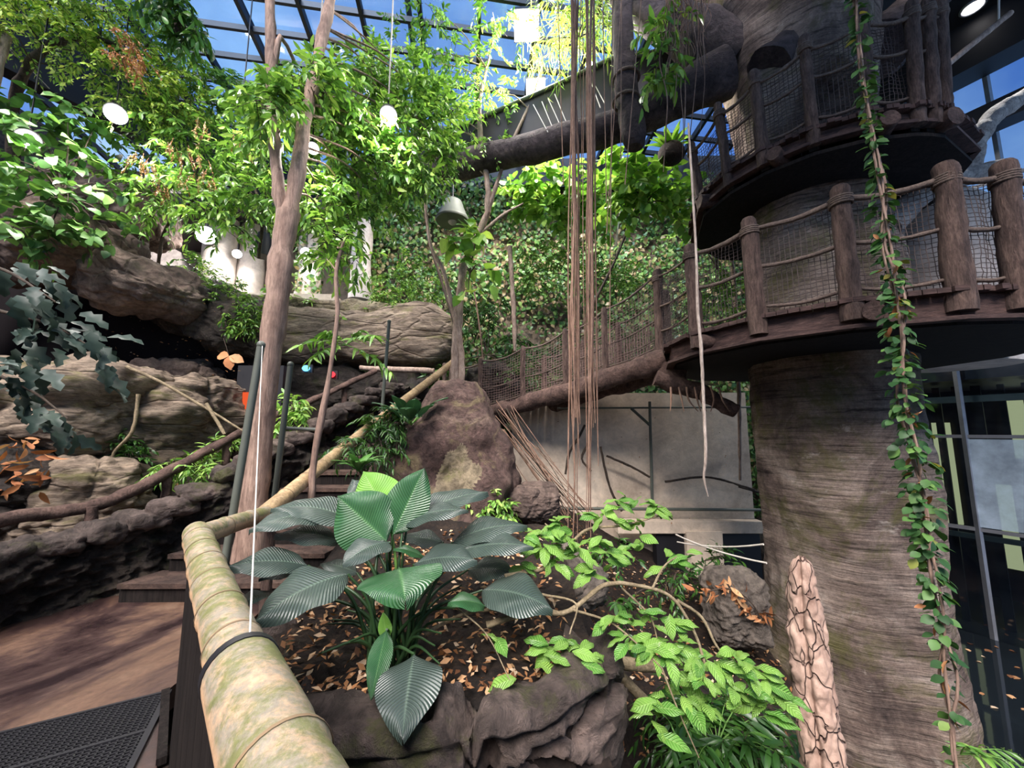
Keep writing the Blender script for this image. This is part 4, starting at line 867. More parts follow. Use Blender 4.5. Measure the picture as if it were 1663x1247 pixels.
mb = MB(); mb.grid(np.stack([top, bo, bo + nn, top + nn], 1), close=True); mb.build('side_panel', M['duct'], t, False)
mb = MB(); mb.tube(top - nn * .3, .035, 8, step=.2); mb.build('top_rail', M['steel'], t)
for k, (a, b) in enumerate((((866, 170), (890, 215)), ((880, 165), (898, 209)), ((890, 160), (911, 206)), ((901, 153), (921, 202)), ((955, 120), (975, 175)), ((962, 130), (982, 168)), ((1000, 92), (1012, 150)))):
    mb = MB(); mb.tube([at(*a, 5.95), at(*b, 5.7)], .008, 5); mb.build('stay_rod', M['cord'], t)
t = thing('hanging_root_stub', 'thick dark hanging stub with rope rings beneath the giant branches', 'branch stub', at(1025, 240, 4.9))
mb = MB(); mb.tube([at(1008, -40, 5.0), at(1012, 60, 5.0), at(1018, 150, 5.0), at(1030, 225, 5.0), at(1031, 240, 5.0)], [.15, .15, .17, .17, .10], 20, step=.05, wob=.14); mb.build('stub', M['branchshade'], t)
for y in (128, 165): mb = MB(); a = np.linspace(0, 6.283, 24); c = at(1017, y, 5.0); mb.tube([c + A(math.cos(q) * .18, math.sin(q) * .18, 0) for q in a], .022, 6, cap=False); mb.build('rope_ring', M['rope'], t)
# pale trunk with limbs behind the net on the right
t = thing('floodlit_stump', 'pale floodlit stump with two limbs behind the net at the right edge', 'tree trunk', (6.2, 5.25, 2.7))
b = A(6.25, 5.3, 2.5); mb = MB(); mb.tube([b, b + A(0, 0, .6), b + A(-.05, 0, 1.4), b + A(-.1, 0, 2.2), b + A(-.12, 0, 2.65)], [.62, .66, .68, .60, .25], 32, step=.08, wob=.10); mb.build('trunk', M['pale'], t)
for k, (p, r) in enumerate((([at(1440, 372, 4.4), at(1480, 330, 4.5), at(1530, 297, 4.7), at(1585, 283, 4.8), at(1628, 262, 4.85)], [.15, .14, .13, .12, .04]), ([at(1572, 285, 4.8), at(1588, 225, 4.85), at(1625, 180, 4.9), at(1700, 138, 5.0)], [.10, .12, .11, .10]))):
    mb = MB(); mb.tube(p, r, 18, step=.05, wob=.18, seed=k); mb.build('limb', M['palebranch'], t)
mb = MB(); mb.tube([at(1530, 112, 4.7), at(1640, 22, 4.9)], .04, 10, step=.1, wob=.1); t = thing('hung_pole', 'slender pale wooden pole hung by cord near the dark soffit', 'pole', at(1530, 112, 4.7)); mb.build('pole', M['barkpale'], t)
mb = MB(); mb.tube([at(1622, 36, 4.88), at(1622, -40, 4.88)], .012, 6); mb.build('cord', M['cord'], t)
# gutter cables left
mb = MB()
t = thing('stay_cables', 'two thin steel cables slanting from the dark beam at top left', 'cable', at(5, 60, 5))
for a, b in (((5, 68), (80, 155)), ((5, 66), (165, 232))): mb = MB(); mb.tube([at(*a, 5.2), at(*b, 7.0)], .008, 5); mb.build('cable', M['cord'], t)
mb = MB(); mb.tube([at(12, 58, 4.9), at(2, 95, 4.9), at(-10, 140, 4.9)], [.05, .05, .05], 8, step=.1, wob=.2); tag(mb.build('pale_pole', M['barkpale']), 'stub of a pale pole at the upper left edge', 'pole')
# hanging bell lamp, displays
t = thing('bell_lamp', 'dark bell shaped hanging lamp shade in front of the ivy', 'lamp', at(735, 360, 8.0)); p = at(735, 345, 8.0)
mb = MB(); mb.tube([p + A(0, 0, .35), p + A(0, 0, .25), p + A(0, 0, .05), p - A(0, 0, .18), p - A(0, 0, .22)], [.05, .2, .27, .38, .36], 24, step=.04); mb.build('shade', M['steel'], t)
mb = MB(); mb.tube([p + A(0, 0, .3), p + A(0, 0, 1.6)], .015, 6); mb.build('cable', M['black'], t); mb = MB(); mb.ball(p - A(0, 0, .2), .1); mb.build('bulb', M['pale'], t)
t = thing('bell_lamp', 'dark shade of a hanging lamp beside the tall trunk', 'lamp', at(432, 400, 8.0)); p = at(428, 402, 7.6)
mb = MB(); mb.tube([p + A(0, 0, .3), p + A(0, 0, .1), p - A(0, 0, .2)], [.12, .17, .17], 16); mb.build('shade', M['black'], t); mb = MB(); mb.tube([p + A(0, 0, .3), p + A(0, 0, 1.3)], .015, 6); mb.build('cable', M['black'], t)
t = thing('display_case', 'orange lit display case in the dark cave behind the tall trunk', 'display', at(415, 660, 7.0)); a, b = at(388, 598, 6.6), at(446, 676, 6.6)
mb = MB(); mb.box((a + b) / 2 + A(0, .16, 0), (b[0] - a[0] + .12, .2, a[2] - b[2] + .12)); mb.build('case', M['black'], t, False)
mb = MB(); mb.box((a + b) / 2 + A(-.13, .04, -.2), (.24, .06, .4)); mb.box((a + b) / 2 + A(.16, .04, .2), (.2, .06, .35)); mb.build('lit_panel', M['orange'], t, False)
for px, m, lb in ((497, 'blue', 'small round blue glowing light in the dark cave'), (538, 'red', 'small round red glowing light in the dark cave')):
    p = at(px, 598 if m == 'blue' else 608, 7.3); t = thing('glow_light', lb, 'light', p); mb = MB(); mb.ball(p, (.075, .05, .06)); mb.build('bulb', M[m], t); mb = MB(); mb.box(p + A(0, .07, 0), (.2, .05, .16)); mb.build('backplate', M['black'], t, False)
# plated bark stump in front of the trunk
def stump():
    P = [at(1300, 903, 2.75), at(1302, 930, 2.72), at(1308, 1010, 2.7), at(1322, 1120, 2.65), at(1338, 1250, 2.6), at(1350, 1420, 2.6)]; R = [.03, .075, .107, .117, .122, .14]
    def f(V, D):
        a = np.arctan2(D[:, 1], D[:, 0]); f1, f2 = worley(V + .02 * np.stack([fbm(V, 9, 3, i) for i in range(3)], 1), 190, 3, (1, 1, .7)); return -.012 * np.clip(1 - (f2 - f1) / .02, 0, 1) - .035 * np.exp(-((a + 2.35) / .16) ** 2) + .008 * fbm(V, 14, 3, 2)
    mb = MB(); mb.tube(P, R, 110, step=.012, fn=f); t = tag(mb.build('bark_stump', M['crackbark']), 'leaning stump with plated orange brown bark before the giant trunk', 'stump')
stump()

# ================================================================== TREES
V0 = lambda px, py, Y: at(px, py, Y)
# the tall forked tree in front of the stairs
main_clusters = [(470, 155, 3.9, .28), (505, 140, 3.5, .2, .8), (440, 165, 3.2, .16, .8), (530, 155, 3.9, .3), (580, 150, 4.5, .4), (625, 150, 4.7, .42), (450, 195, 3.9, .25, .8), (545, 190, 4.2, .4), (595, 205, 4.3, .42), (650, 185, 4.8, .4), (690, 165, 5.0, .35),
                 (540, 235, 4.2, .38), (600, 245, 4.4, .42), (655, 235, 4.6, .42), (700, 215, 5.0, .38), (560, 285, 4.5, .4), (620, 290, 4.6, .42), (670, 275, 4.8, .38), (520, 305, 4.2, .3), (570, 340, 4.7, .38, .7), (620, 340, 5.0, .33, .6), (500, 340, 4.2, .25, .6), (540, 380, 4.6, .28, .6), (610, 120, 4.9, .3), (660, 130, 4.9, .35), (430, 215, 3.9, .25, .8), (710, 260, 5.2, .35, .8), (720, 180, 5.2, .3, .7)]
tree('tall_forked_tree', 'tall forked tree with pinkish trunk and dense green crown in front of the stairs', 'tree', at(404, 893, 3.3),
     [([at(404, 910, 3.3), at(412, 800, 3.3), at(424, 680, 3.3), at(440, 560, 3.3), at(452, 460, 3.3), at(468, 345, 3.35)], [.115, .108, .10, .098, .095, .09]),
      ([at(462, 372, 3.35), at(452, 300, 3.36), at(445, 220, 3.4), at(440, 100, 3.45), at(438, -50, 3.5)], [.06, .055, .052, .048, .045]),
      ([at(467, 360, 3.35), at(483, 290, 3.4), at(492, 215, 3.5), at(512, 120, 3.65), at(530, 30, 3.8), at(548, -50, 3.9)], [.075, .068, .062, .058, .056, .05]),
      ([at(444, 120, 3.45), at(455, 60, 3.5), at(478, 100, 3.7)], [.03, .025, .02])], main_clusters, M['bark'], M['leaf'], L=.27, nl=10, ls=.12, n=40)
# slender twin stemmed tree in the centre
cc = [(700, 100, 6.2, .5), (650, 75, 6.2, .45), (740, 130, 6.3, .5), (780, 150, 6.2, .45), (720, 60, 6.2, .35, .7), (690, 180, 6.2, .45), (735, 195, 6.2, .4, .7), (820, 155, 6.3, .35, .6), (760, 215, 6.3, .35, .5), (845, 60, 6.3, .4, .5), (790, 90, 6.3, .35, .6), (800, 20, 5.6, .35, .5), (690, 5, 5.6, .3, .4), (800, 235, 6.3, .2, .5), (725, 250, 6.1, .3, .6)]
tree('twin_stemmed_tree', 'slender twin stemmed tree with orange bark foot behind the peaked rock', 'tree', at(742, 612, 6.6),
     [([at(735, 640, 6.6), at(740, 580, 6.6), at(744, 520, 6.6), at(752, 440, 6.6), at(775, 385, 6.6), at(792, 345, 6.5)], [.10, .085, .08, .07, .06, .055]),
      ([at(792, 345, 6.5), at(792, 300, 6.4), at(782, 240, 6.4), at(779, 170, 6.3), at(790, 110, 6.3)], [.055, .05, .045, .04, .025]),
      ([at(792, 345, 6.5), at(808, 295, 6.4), at(830, 235, 6.3), at(862, 165, 6.3), at(880, 110, 6.3)], [.045, .035, .03, .025, .015]),
      ([at(750, 640, 6.55), at(748, 560, 6.55), at(735, 500, 6.5), at(720, 440, 6.4), at(700, 400, 6.3), at(690, 330, 6.2)], [.06, .05, .04, .035, .03, .02]),
      ([at(780, 380, 6.6), at(815, 350, 6.5), at(850, 330, 6.4)], [.03, .025, .015])], cc, M['barkpale'], M['leafbright'], L=.36, nl=11, ls=.11, n=22, br=.012)
# sapling in front of the ledge
tree('thin_sapling', 'thin crooked sapling standing between the tall trunk and the rock ledge', 'tree', at(508, 790, 3.5),
     [([at(505, 815, 3.5), at(512, 730, 3.5), at(526, 660, 3.5), at(538, 590, 3.5), at(548, 510, 3.5), at(546, 440, 3.5), at(560, 385, 3.6)], [.032, .028, .026, .022, .02, .018, .012])],
     [(555, 390, 3.7, .18, .6), (530, 420, 3.6, .15, .4), (585, 420, 3.8, .15, .4)], M['bark'], M['leaf'], L=.25, nl=8, ls=.11, n=20, br=.008)
# fine leaved canopy top left
lc = [(20, 10, 4.8, .5), (80, 20, 5, .5), (140, 20, 5.2, .5), (200, 40, 5.4, .55), (255, 70, 5.6, .5), (120, 70, 5.2, .35, .7), (190, 100, 5.4, .45), (250, 130, 5.6, .5), (215, 165, 5.6, .35, .8), (290, 130, 5.8, .4), (285, 175, 5.8, .35), (170, 0, 5.2, .5), (290, 95, 5.8, .3, .6), (100, -10, 5, .5), (270, 40, 5.6, .35, .5), (30, 60, 4.9, .25, .6), (165, 120, 5.3, .3, .5)]
tree('fine_leaved_tree', 'arching fine leaved yellow green canopy tree filling the upper left corner', 'tree', at(75, 470, 6.2),
     [([at(70, 520, 6.4), at(60, 420, 6.3), at(30, 300, 6.0), at(20, 180, 5.6), at(60, 90, 5.2), at(140, 60, 5.3), at(230, 90, 5.6)], [.10, .09, .08, .07, .06, .045, .02])], lc, M['twig'], M['leafyellow'], L=.45, nl=16, ls=.085, tpl=T_SM, droop=.45, n=44, br=.012)
mb = MB()
for a in ((195, 55, 5.0), (215, 75, 5.0), (205, 95, 5.0), (180, 85, 5.0), (228, 100, 5.0)):
    c = at(*a); sprays(mb, c + rng.normal(size=(9, 3)) * .05, rand_dir(9) * .5 + A(.3, 0, -.6), .22, 12, .06, T_SM, .3, 0, 0)
tag(mb.build('dry_frond', M['dry']), 'withered tan frond hanging in the upper left canopy', 'dry leaf')
# mid left shrub tree with seed clusters
ms = [(300, 215, 6.0, .5), (350, 215, 6.1, .5), (260, 250, 6.1, .5), (320, 265, 6.0, .5), (380, 240, 6.1, .45), (410, 200, 6.2, .4), (230, 290, 6.2, .4), (285, 310, 6.1, .45), (340, 320, 6.0, .45), (390, 300, 6.0, .45), (420, 260, 6.1, .35), (360, 355, 5.9, .35, .7), (410, 345, 6.0, .35, .7), (250, 335, 6.2, .3, .6), (320, 160, 6.2, .4), (270, 190, 6.2, .4), (370, 150, 6.3, .35), (430, 310, 5.9, .3)]
tree('seeding_shrub', 'dense leafy tree with brown seed clusters between the far left climbers and tall trunk', 'tree', at(300, 450, 7.0),
     [([at(238, 440, 7.0), at(240, 380, 6.8), at(260, 320, 6.4), at(300, 270, 6.2)], [.035, .03, .028, .02]), ([at(255, 440, 7.0), at(270, 370, 6.7), at(320, 320, 6.3)], [.03, .025, .02]), ([at(420, 420, 6.5), at(425, 340, 6.3), at(390, 260, 6.2)], [.03, .025, .015])], ms, M['twig'], M['leaf'], L=.38, nl=10, ls=.135, n=34)
mb = MB()
for a in ((245, 270), (285, 235), (330, 205), (300, 285), (262, 300), (345, 290), (225, 255), (390, 230), (320, 250)):
    c = at(a[0], a[1], 5.55); sprays(mb, c + rng.normal(size=(7, 3)) * .07, rand_dir(7) * .4 + A(0, 0, -1), .2, 14, .045, T_SM, .1, 0, 0)
tag(mb.build('seed_clusters', M['litter']), 'hanging bunches of small brown seeds in the mid left tree', 'seeds', kind='stuff')
def bush(name, label, cat, clusters, lm, L, nl, ls, tpl, droop=.3, n=24, group=None, stems=True, spread=.8):
    c0 = np.mean([at(*c[:3]) for c in clusters], 0); root = thing(name, label, cat, c0 - A(0, 0, .2), group); mb = MB(); crown(mb, clusters, L, nl, ls, tpl, droop, n, spread=spread); mb.build('leaves', [lm, M['twig']], root)
    if stems:
        for k, c in enumerate(clusters[:30]):
            e = at(*c[:3]); mb = MB(); mb.tube([c0 - A(0, -.05, .25), (c0 + e) / 2 + A(0, .05, 0), e], [.014, .01, .006], 5, step=.12, wob=.2, seed=k); mb.build('stem', M['twig'], root)
    return root
bush('broadleaf_climber', 'broad heart leaved climber spilling over the rocks at far left', 'plant', [(20, 190, 5.0, .35), (60, 215, 5.0, .35), (110, 195, 5.2, .35), (150, 215, 5.4, .3), (30, 260, 4.9, .35), (85, 290, 5.0, .35), (40, 320, 4.8, .35), (110, 330, 5.1, .3, .7), (20, 370, 4.7, .35), (80, 375, 4.9, .35), (140, 380, 5.2, .25, .7), (185, 370, 5.6, .25, .7), (170, 300, 5.6, .25, .5), (130, 250, 5.3, .3, .6)], M['climber'], .28, 5, .17, T_HEART, .4, 11)
bush('hanging_bright_foliage', 'bright yellow green leafy climber above the ivy below the fallen branch', 'plant', [(880, 290, 7.6, .4), (920, 305, 7.6, .4), (960, 320, 7.6, .4), (865, 320, 7.6, .3), (940, 345, 7.6, .35), (890, 340, 7.6, .3, .6), (985, 345, 7.8, .3, .6), (830, 320, 7.7, .3, .6)], M['leafbright'], .35, 6, .2, T_RND, .3, 20)
bush('rounded_leaf_shrub', 'bright rounded leaf shrub beside the epiphyte right of the hanging roots', 'plant', [(1010, 270, 6.4, .35), (1050, 285, 6.4, .35), (1020, 305, 6.4, .3), (1060, 320, 6.5, .3), (1095, 300, 6.5, .3), (1100, 340, 6.6, .3, .6), (1000, 330, 6.5, .25, .5)], M['leafbright'], .3, 6, .2, T_RND, .3, 18)
bush('pale_climber', 'sparse leafy climber at the left side of the giant trunk above the bridge', 'plant', [(1150, 340, 6.9, .35, .6), (1180, 330, 7.0, .3, .6), (1160, 400, 6.9, .3, .5), (1190, 465, 6.6, .3, .8), (1165, 480, 6.6, .25, .8), (1120, 380, 7.2, .3, .5), (1190, 500, 6.5, .2, .7)], M['leafbright'], .3, 7, .15, T_MD, .3, 18)
bush('feathery_shrub', 'feathery green shrub in front of the ivy left of the twin stemmed tree', 'plant', [(640, 455, 8.2, .4), (670, 440, 8.2, .4), (690, 470, 8.2, .35), (650, 490, 8.1, .35), (620, 480, 8.2, .3)], M['leaf'], .35, 14, .09, T_SM, .3, 34)
bush('feathery_shrub', 'feathery light green shrub in front of the ivy right of the twin stemmed tree', 'plant', [(880, 420, 8.2, .45), (915, 405, 8.2, .4), (940, 430, 8.2, .4), (1000, 445, 8.2, .35), (1020, 460, 8.2, .3), (870, 450, 8.2, .3)], M['leafbright'], .35, 14, .09, T_SM, .3, 32)
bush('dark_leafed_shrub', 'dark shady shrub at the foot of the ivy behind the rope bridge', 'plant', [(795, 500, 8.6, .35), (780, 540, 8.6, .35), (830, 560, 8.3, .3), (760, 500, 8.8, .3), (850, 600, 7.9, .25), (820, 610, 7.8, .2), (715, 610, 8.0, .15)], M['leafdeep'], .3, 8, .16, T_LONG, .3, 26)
bush('ledge_plants', 'small leafy plants growing along the top of the rock ledge', 'plant', [(470, 495, 8.2, .2), (500, 500, 8.2, .2), (560, 512, 8.1, .2), (590, 516, 8.1, .18), (450, 480, 8.4, .2)], M['leafbright'], .25, 5, .17, T_MD, .4, 14)
bush('bank_creeper', 'low leafy creeper covering the sloping bank under the mezzanine columns', 'plant', [(290, 455, 7.3, .25), (320, 470, 7.2, .3), (350, 485, 7.1, .3), (380, 500, 7.0, .3), (405, 520, 6.9, .25), (330, 450, 7.5, .25), (370, 465, 7.4, .25), (400, 535, 6.9, .2), (310, 430, 7.6, .25), (415, 495, 7.1, .2)], M['leaf'], .25, 8, .1, T_MD, .35, 30)
bush('ground_creeper', 'fresh green ground plants behind the log handrail on the left bank', 'plant', [(320, 745, 5.2, .16), (350, 735, 5.3, .18), (295, 760, 5.0, .15), (275, 755, 5.0, .12, .6), (375, 720, 5.5, .15), (330, 770, 5.0, .12)], M['leafbright'], .2, 8, .10, T_LONG, .3, 22)
bush('boulder_creeper', 'small dark creeper clinging between the two layered boulders', 'plant', [(205, 725, 5.2, .13), (190, 715, 5.2, .1), (215, 745, 5.1, .1)], M['leafdeep'], .18, 6, .09, T_MD, .3, 22)
bush('stair_weed', 'small leafy weed on the stone wall by the log handrail', 'plant', [(472, 650, 5.5, .16), (485, 670, 5.4, .14), (465, 680, 5.3, .12)], M['leafbright'], .2, 6, .12, T_MD, .3, 16)
bush('bamboo_foliage', 'hanging bamboo like foliage at the top right of the roof', 'plant', [(900, 30, 5.6, .35), (925, 55, 5.6, .3), (955, 30, 5.5, .3), (975, 60, 5.5, .25, .7), (890, 75, 5.7, .25, .6), (985, 15, 5.3, .3), (940, -10, 5.5, .4)], M['leafyellow'], .4, 8, .2, T_NEEDLE, .6, 26)
bush('dark_canopy_sprig', 'dark leafy sprig against the roof glass near the top left', 'plant', [(278, 8, 4.4, .22), (295, 30, 4.5, .18), (265, 0, 4.4, .2), (300, 50, 4.6, .12, .5)], M['leafdeep'], .28, 7, .16, T_MD, .8, 18)
bush('rock_foot_plant', 'fresh green plant at the foot of the peaked rock behind the veined plant', 'plant', [(800, 815, 4.9, .14), (785, 825, 4.9, .12), (812, 830, 4.8, .12)], M['leafbright'], .18, 7, .1, T_MD, .3, 24)
bush('trunk_side_foliage', 'narrow leaved sprigs hanging from the upper giant branch', 'plant', [(1060, 60, 4.6, .15), (1075, 95, 4.5, .15), (1065, 130, 4.5, .12), (1085, 30, 4.6, .15)], M['leafbright'], .25, 7, .17, T_MD, .6, 8)
bush('climbing_philodendron', 'large leaved climber on the dark stem of the twin stemmed tree', 'plant', [(755, 380, 6.3, .12), (775, 385, 6.3, .1, .8), (745, 400, 6.3, .1, .8), (765, 430, 6.3, .1, .7), (780, 440, 6.3, .1, .5), (760, 480, 6.3, .08, .4)], M['leafbright'], .2, 3, .26, T_HEART, .4, 5)
# ivy on the back wall and on columns: nobody could count it
n = 38000; x = rng.uniform(-4.4, 7.2, n); z = rng.uniform(-.5, 8.6, n); q = np.stack([x, 0 * x, z], 1); den = fbm(q, .7, 4, 21); keep = den + rng.uniform(-.5, .9, n) > -.35; x, z, den = x[keep], z[keep], den[keep]; n = len(x)
y = 10.25 - x * .02 - .12 - np.clip(.35 + den * .45, 0, 1.2) * rng.random(n)
mb = MB(); leaves(mb, T_HEART, np.stack([x, y, z], 1), rng.normal(size=(n, 3)) * A(1, .3, .8) + A(0, -.2, -.7), rng.normal(size=(n, 3)) * .55 + A(0, -1, .35), rng.uniform(.07, .155, n))
tag(mb.build('ivy_cover', M['ivy']), 'dense small leaved ivy covering the whole back wall', 'ivy', kind='stuff')
mb = MB(); n = 420; a = rng.uniform(0, 6.28, n); z = rng.uniform(3.9, 6.5, n); b = at(500, 470, 9.4); leaves(mb, T_HEART, np.stack([b[0] + np.cos(a) * .31, b[1] + np.sin(a) * .31, z], 1), rng.normal(size=(n, 3)) + A(0, 0, -.8), np.stack([np.cos(a), np.sin(a), 0 * a], 1) + rng.normal(size=(n, 3)) * .4, rng.uniform(.07, .14, n))
tag(mb.build('column_ivy', M['ivy']), 'ivy wrapped round the pale mezzanine column right of the tall trunk', 'ivy')
# bare lianas, creepers and thin stems before the ivy
for k, (c, r, m, lb) in enumerate((([(690, 300), (695, 380), (715, 450), (730, 500), (742, 540)], .03, 'twig', 'dark bare stem leaning left of the twin stemmed tree'), ([(1060, 270), (1035, 330), (1000, 420), (960, 500), (930, 560)], .025, 'twig', 'dark bent stem slanting behind the hanging roots'),
                                 ([(828, 400), (832, 470), (835, 520), (836, 570)], .05, 'barkpale', 'pale slim tree stem before the ivy left of the bridge'), ([(1165, 325), (1180, 390), (1190, 440), (1196, 530), (1200, 640), (1202, 780)], .035, 'barkpale', 'pale forked climber stem left of the giant trunk'),
                                 ([(1012, 255), (1008, 330), (1000, 400)], .018, 'cord', 'pale rope hanging over the ivy near the epiphyte'), ([(770, 470), (782, 560), (786, 640)], .016, 'root', 'thin brown liana hanging before the bridge foot'))):
    mb = MB(); mb.tube([at(x, y, (7.6, 7.0, 7.6, 7.1, 7.6, 7.6)[k]) for x, y in c], [r] * (len(c) - 1) + [r * .6], 8, step=.12, wob=.25, seed=k); tag(mb.build('bare_stem', M[m]), lb, 'stem')
# epiphyte fern: rosette of straps on a mossy ball
def rosette(name, label, p, n, L, w, lm, up=.6, stalk=0, tpl=None, droop=.5, parts=True, cat='plant', pot=None, g=None):
    t = thing(name, label, cat, p); g = g or np.random.default_rng(n)
    for k in range(n):
        a = 2.4 * k + g.uniform(-.2, .2); el = up * g.uniform(.6, 1.4); d = A(math.cos(a), math.sin(a), el * 1.4); d /= np.linalg.norm(d); l = L * g.uniform(.7, 1.1); s0 = np.array(p) + d * stalk
        mb = MB(); veined_leaf(mb, s0, s0 + d * l - A(0, 0, droop * l * .5), w * l, arch=droop * .5, cols=7, rows=12); mb.build('leaf', lm, t)
        if stalk: mb = MB(); mb.tube([np.array(p), s0], [.008, .006], 5); mb.build('stalk', M['stalkg'], t)
    if pot: mb = MB(); mb.ball(np.array(p) - A(0, 0, .05), pot, 0, 3); mb.build('root_ball', M['soil'], t)
    return t
def veined_leaf(mb, base, tip, width, arch=.25, nh=(0, 0, 1), cols=13, rows=24, peak=.42, fold=.10, wav=.03, g=rng):
    base, tip = np.array(base, float), np.array(tip, float); L = np.linalg.norm(tip - base); d = (tip - base) / L; nh = np.array(nh, float); x = np.cross(d, nh); x = x / (np.linalg.norm(x) + 1e-9); z = np.cross(x, d)
    v = np.linspace(0, 1, rows); u = np.linspace(-1, 1, cols); U, Vv = np.meshgrid(u, v); hw = np.where(v < peak, np.sin(np.clip(v / peak, 0, 1) * math.pi / 2) ** .75, np.cos(np.clip((v - peak) / (1 - peak), 0, 1) * math.pi / 2) ** .85) * width / 2; hw[0] = hw[-1] = width * .01
    ph = g.uniform(0, 6); zz = arch * L * 4 * Vv * (1 - Vv) * .6 + fold * np.abs(U) * hw[:, None] * 2 - .10 * width * np.abs(U) ** 2 + wav * width * np.sin(Vv * 13 + ph + U) * np.abs(U) ** 2
    P = base + d * (Vv * L)[..., None] + x * (U * hw[:, None])[..., None] + z * zz[..., None]; n0 = mb.n
    i = np.arange(rows - 1)[:, None] * cols; j = np.arange(cols - 1)[None]; F = np.stack([i + j, i + j + 1, i + cols + j + 1, i + cols + j], -1).reshape(-1, 4)
    mb.add(P.reshape(-1, 3), F, 0, np.stack([(U + 1) / 2, Vv], -1).reshape(-1, 2) * .998 + .001)
p = at(1090, 245, 6.0); rosette('epiphyte_fern', 'strap leaved epiphyte fern with yellow leaf on its hanging root ball left of upper platform', p, 22, .55, .2, M['leafbright'], .7, 0, droop=.3, pot=(.22, .2, .2))
p = at(668, 690, 4.9); rosette('broad_leaf_plant', 'glossy broad leaved plant on the left shoulder of the peaked rock', p, 13, .46, .42, M['bigmid'], .55, .16, droop=.35)
p = at(582, 765, 4.2); rosette('nest_fern', 'bright green nest fern beside the bamboo stair rail', p, 20, .42, .2, M['bigfresh'], .6, 0, droop=.5)
bush('dark_fern', 'dark bushy fern on the slope between bamboo rail and peaked rock', 'plant', [(625, 675, 5.0, .16), (615, 700, 4.9, .15), (640, 690, 5.0, .12), (620, 730, 4.7, .15, .7), (560, 720, 4.4, .1, .5)], M['leafdeep'], .3, 16, .10, T_LONG, .5, 24)
def palm(name, label, base, fronds, L, nl, ls, lm, w=.11):
    t = thing(name, label, 'palm', base)
    for k, (d, l) in enumerate(fronds):
        mb = MB(); sprays(mb, A(*base)[None], A(*d)[None], l * L / .9, nl, ls, T_LONG, .35, 0, 1, .006, np.random.default_rng(k), 1.4); mb.build('frond', [lm, M['stalkg']], t)
    return t
palm('palm_seedling', 'small feathery palm frond plant right of the tall trunk before the ledge', at(562, 560, 4.0), [((-1, 0, .35), .5), ((.5, -.2, .3), .45), ((.3, .3, .8), .4), ((-.5, -.4, .7), .4), ((.8, 0, -.2), .4), ((-.2, -.5, -.1), .35)], 1.0, 26, .15, M['leaf'])
palm('fan_grass', 'spiky dark grass clump low in the pit beneath the bright shrub', at(1165, 1210, 3.0), [((math.cos(a) * .8, math.sin(a) * .8, .8 + .3 * math.sin(a * 3)), .5) for a in np.linspace(0, 6, 16)], 1.0, 14, .2, M['leafdeep'])
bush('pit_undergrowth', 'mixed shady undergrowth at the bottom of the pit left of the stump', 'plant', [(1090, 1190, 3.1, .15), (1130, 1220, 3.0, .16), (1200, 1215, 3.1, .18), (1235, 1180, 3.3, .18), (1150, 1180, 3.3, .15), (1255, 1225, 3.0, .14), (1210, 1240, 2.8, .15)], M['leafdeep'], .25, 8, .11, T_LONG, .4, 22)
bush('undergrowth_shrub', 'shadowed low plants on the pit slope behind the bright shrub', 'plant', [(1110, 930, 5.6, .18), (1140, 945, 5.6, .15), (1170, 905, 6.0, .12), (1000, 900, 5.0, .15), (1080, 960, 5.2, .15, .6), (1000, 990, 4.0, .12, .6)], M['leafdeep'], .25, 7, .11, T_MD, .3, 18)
palm('pond_fern', 'green fern fronds at the water edge in the lower right corner', at(1560, 1225, 3.3), [((.8, -.1, .4), .4), ((.5, -.5, .5), .35), ((.9, .2, .1), .45), ((-.1, -.3, .7), .3)], 1.0, 14, .13, M['leaf'])
# lobed grey leaves at the left edge
T_LOBE = leaf_tpl(.62, 6, .1, .45, .4, 1)
def lobed():
    t = thing('lobed_leaf_branch', 'drooping branch of big lobed grey green leaves at the left edge', 'plant', at(-60, 430, 3.0))
    for k, (c, tips) in enumerate((([(-60, 420), (10, 440), (60, 470), (90, 490)], ((20, 445), (70, 462), (45, 490), (85, 480))), ([(-60, 490), (20, 510), (90, 530), (150, 565)], ((30, 545), (80, 545), (110, 540), (125, 565), (155, 560), (60, 520), (165, 610), (25, 580))), ([(-60, 580), (0, 610), (60, 640), (110, 680)], ((10, 630), (50, 650), (80, 690), (100, 720), (30, 600), (65, 670), (0, 610))))):
        P = np.array([at(x, y, 3.0 + .002 * i) for i, (x, y) in enumerate(c)]); mb = MB(); mb.tube(P, [.016, .013, .009, .005], 7, step=.05, wob=.2, seed=k); mb.build('twig', M['twig'], t)
        for j, (x, y) in enumerate(tips):
            p = at(x, y - 10, 3.0 + rng.uniform(-.15, .15)); mb = MB(); n = 5; d = A(.6, -.05, -.5) + rng.normal(size=(n, 3)) * .28; leaves(mb, T_LOBE, np.tile(p, (n, 1)) + rng.normal(size=(n, 3)) * .05, d, A(.2, -.35, .9) + rng.normal(size=(n, 3)) * .35, rng.uniform(.14, .24, n)); mb.build('leaf_cluster', M['leafgrey'], t)
lobed()
mb = MB(); n = 40; P = np.stack([at(x, y, 4.2) for x, y in zip(rng.uniform(0, 75, n), rng.uniform(705, 800, n))]); leaves(mb, T_MD, P, rand_dir(n) + A(0, 0, -.5), rand_dir(n), rng.uniform(.1, .2, n)); tag(mb.build('dead_leaf_bunch', M['dry']), 'bunch of dead orange leaves hanging under the grey lobed leaves', 'dry leaf')
t = thing('curled_dead_leaf', 'curled tan dead leaf hanging in front of the dark cave', 'dry leaf', at(372, 582, 5.2))
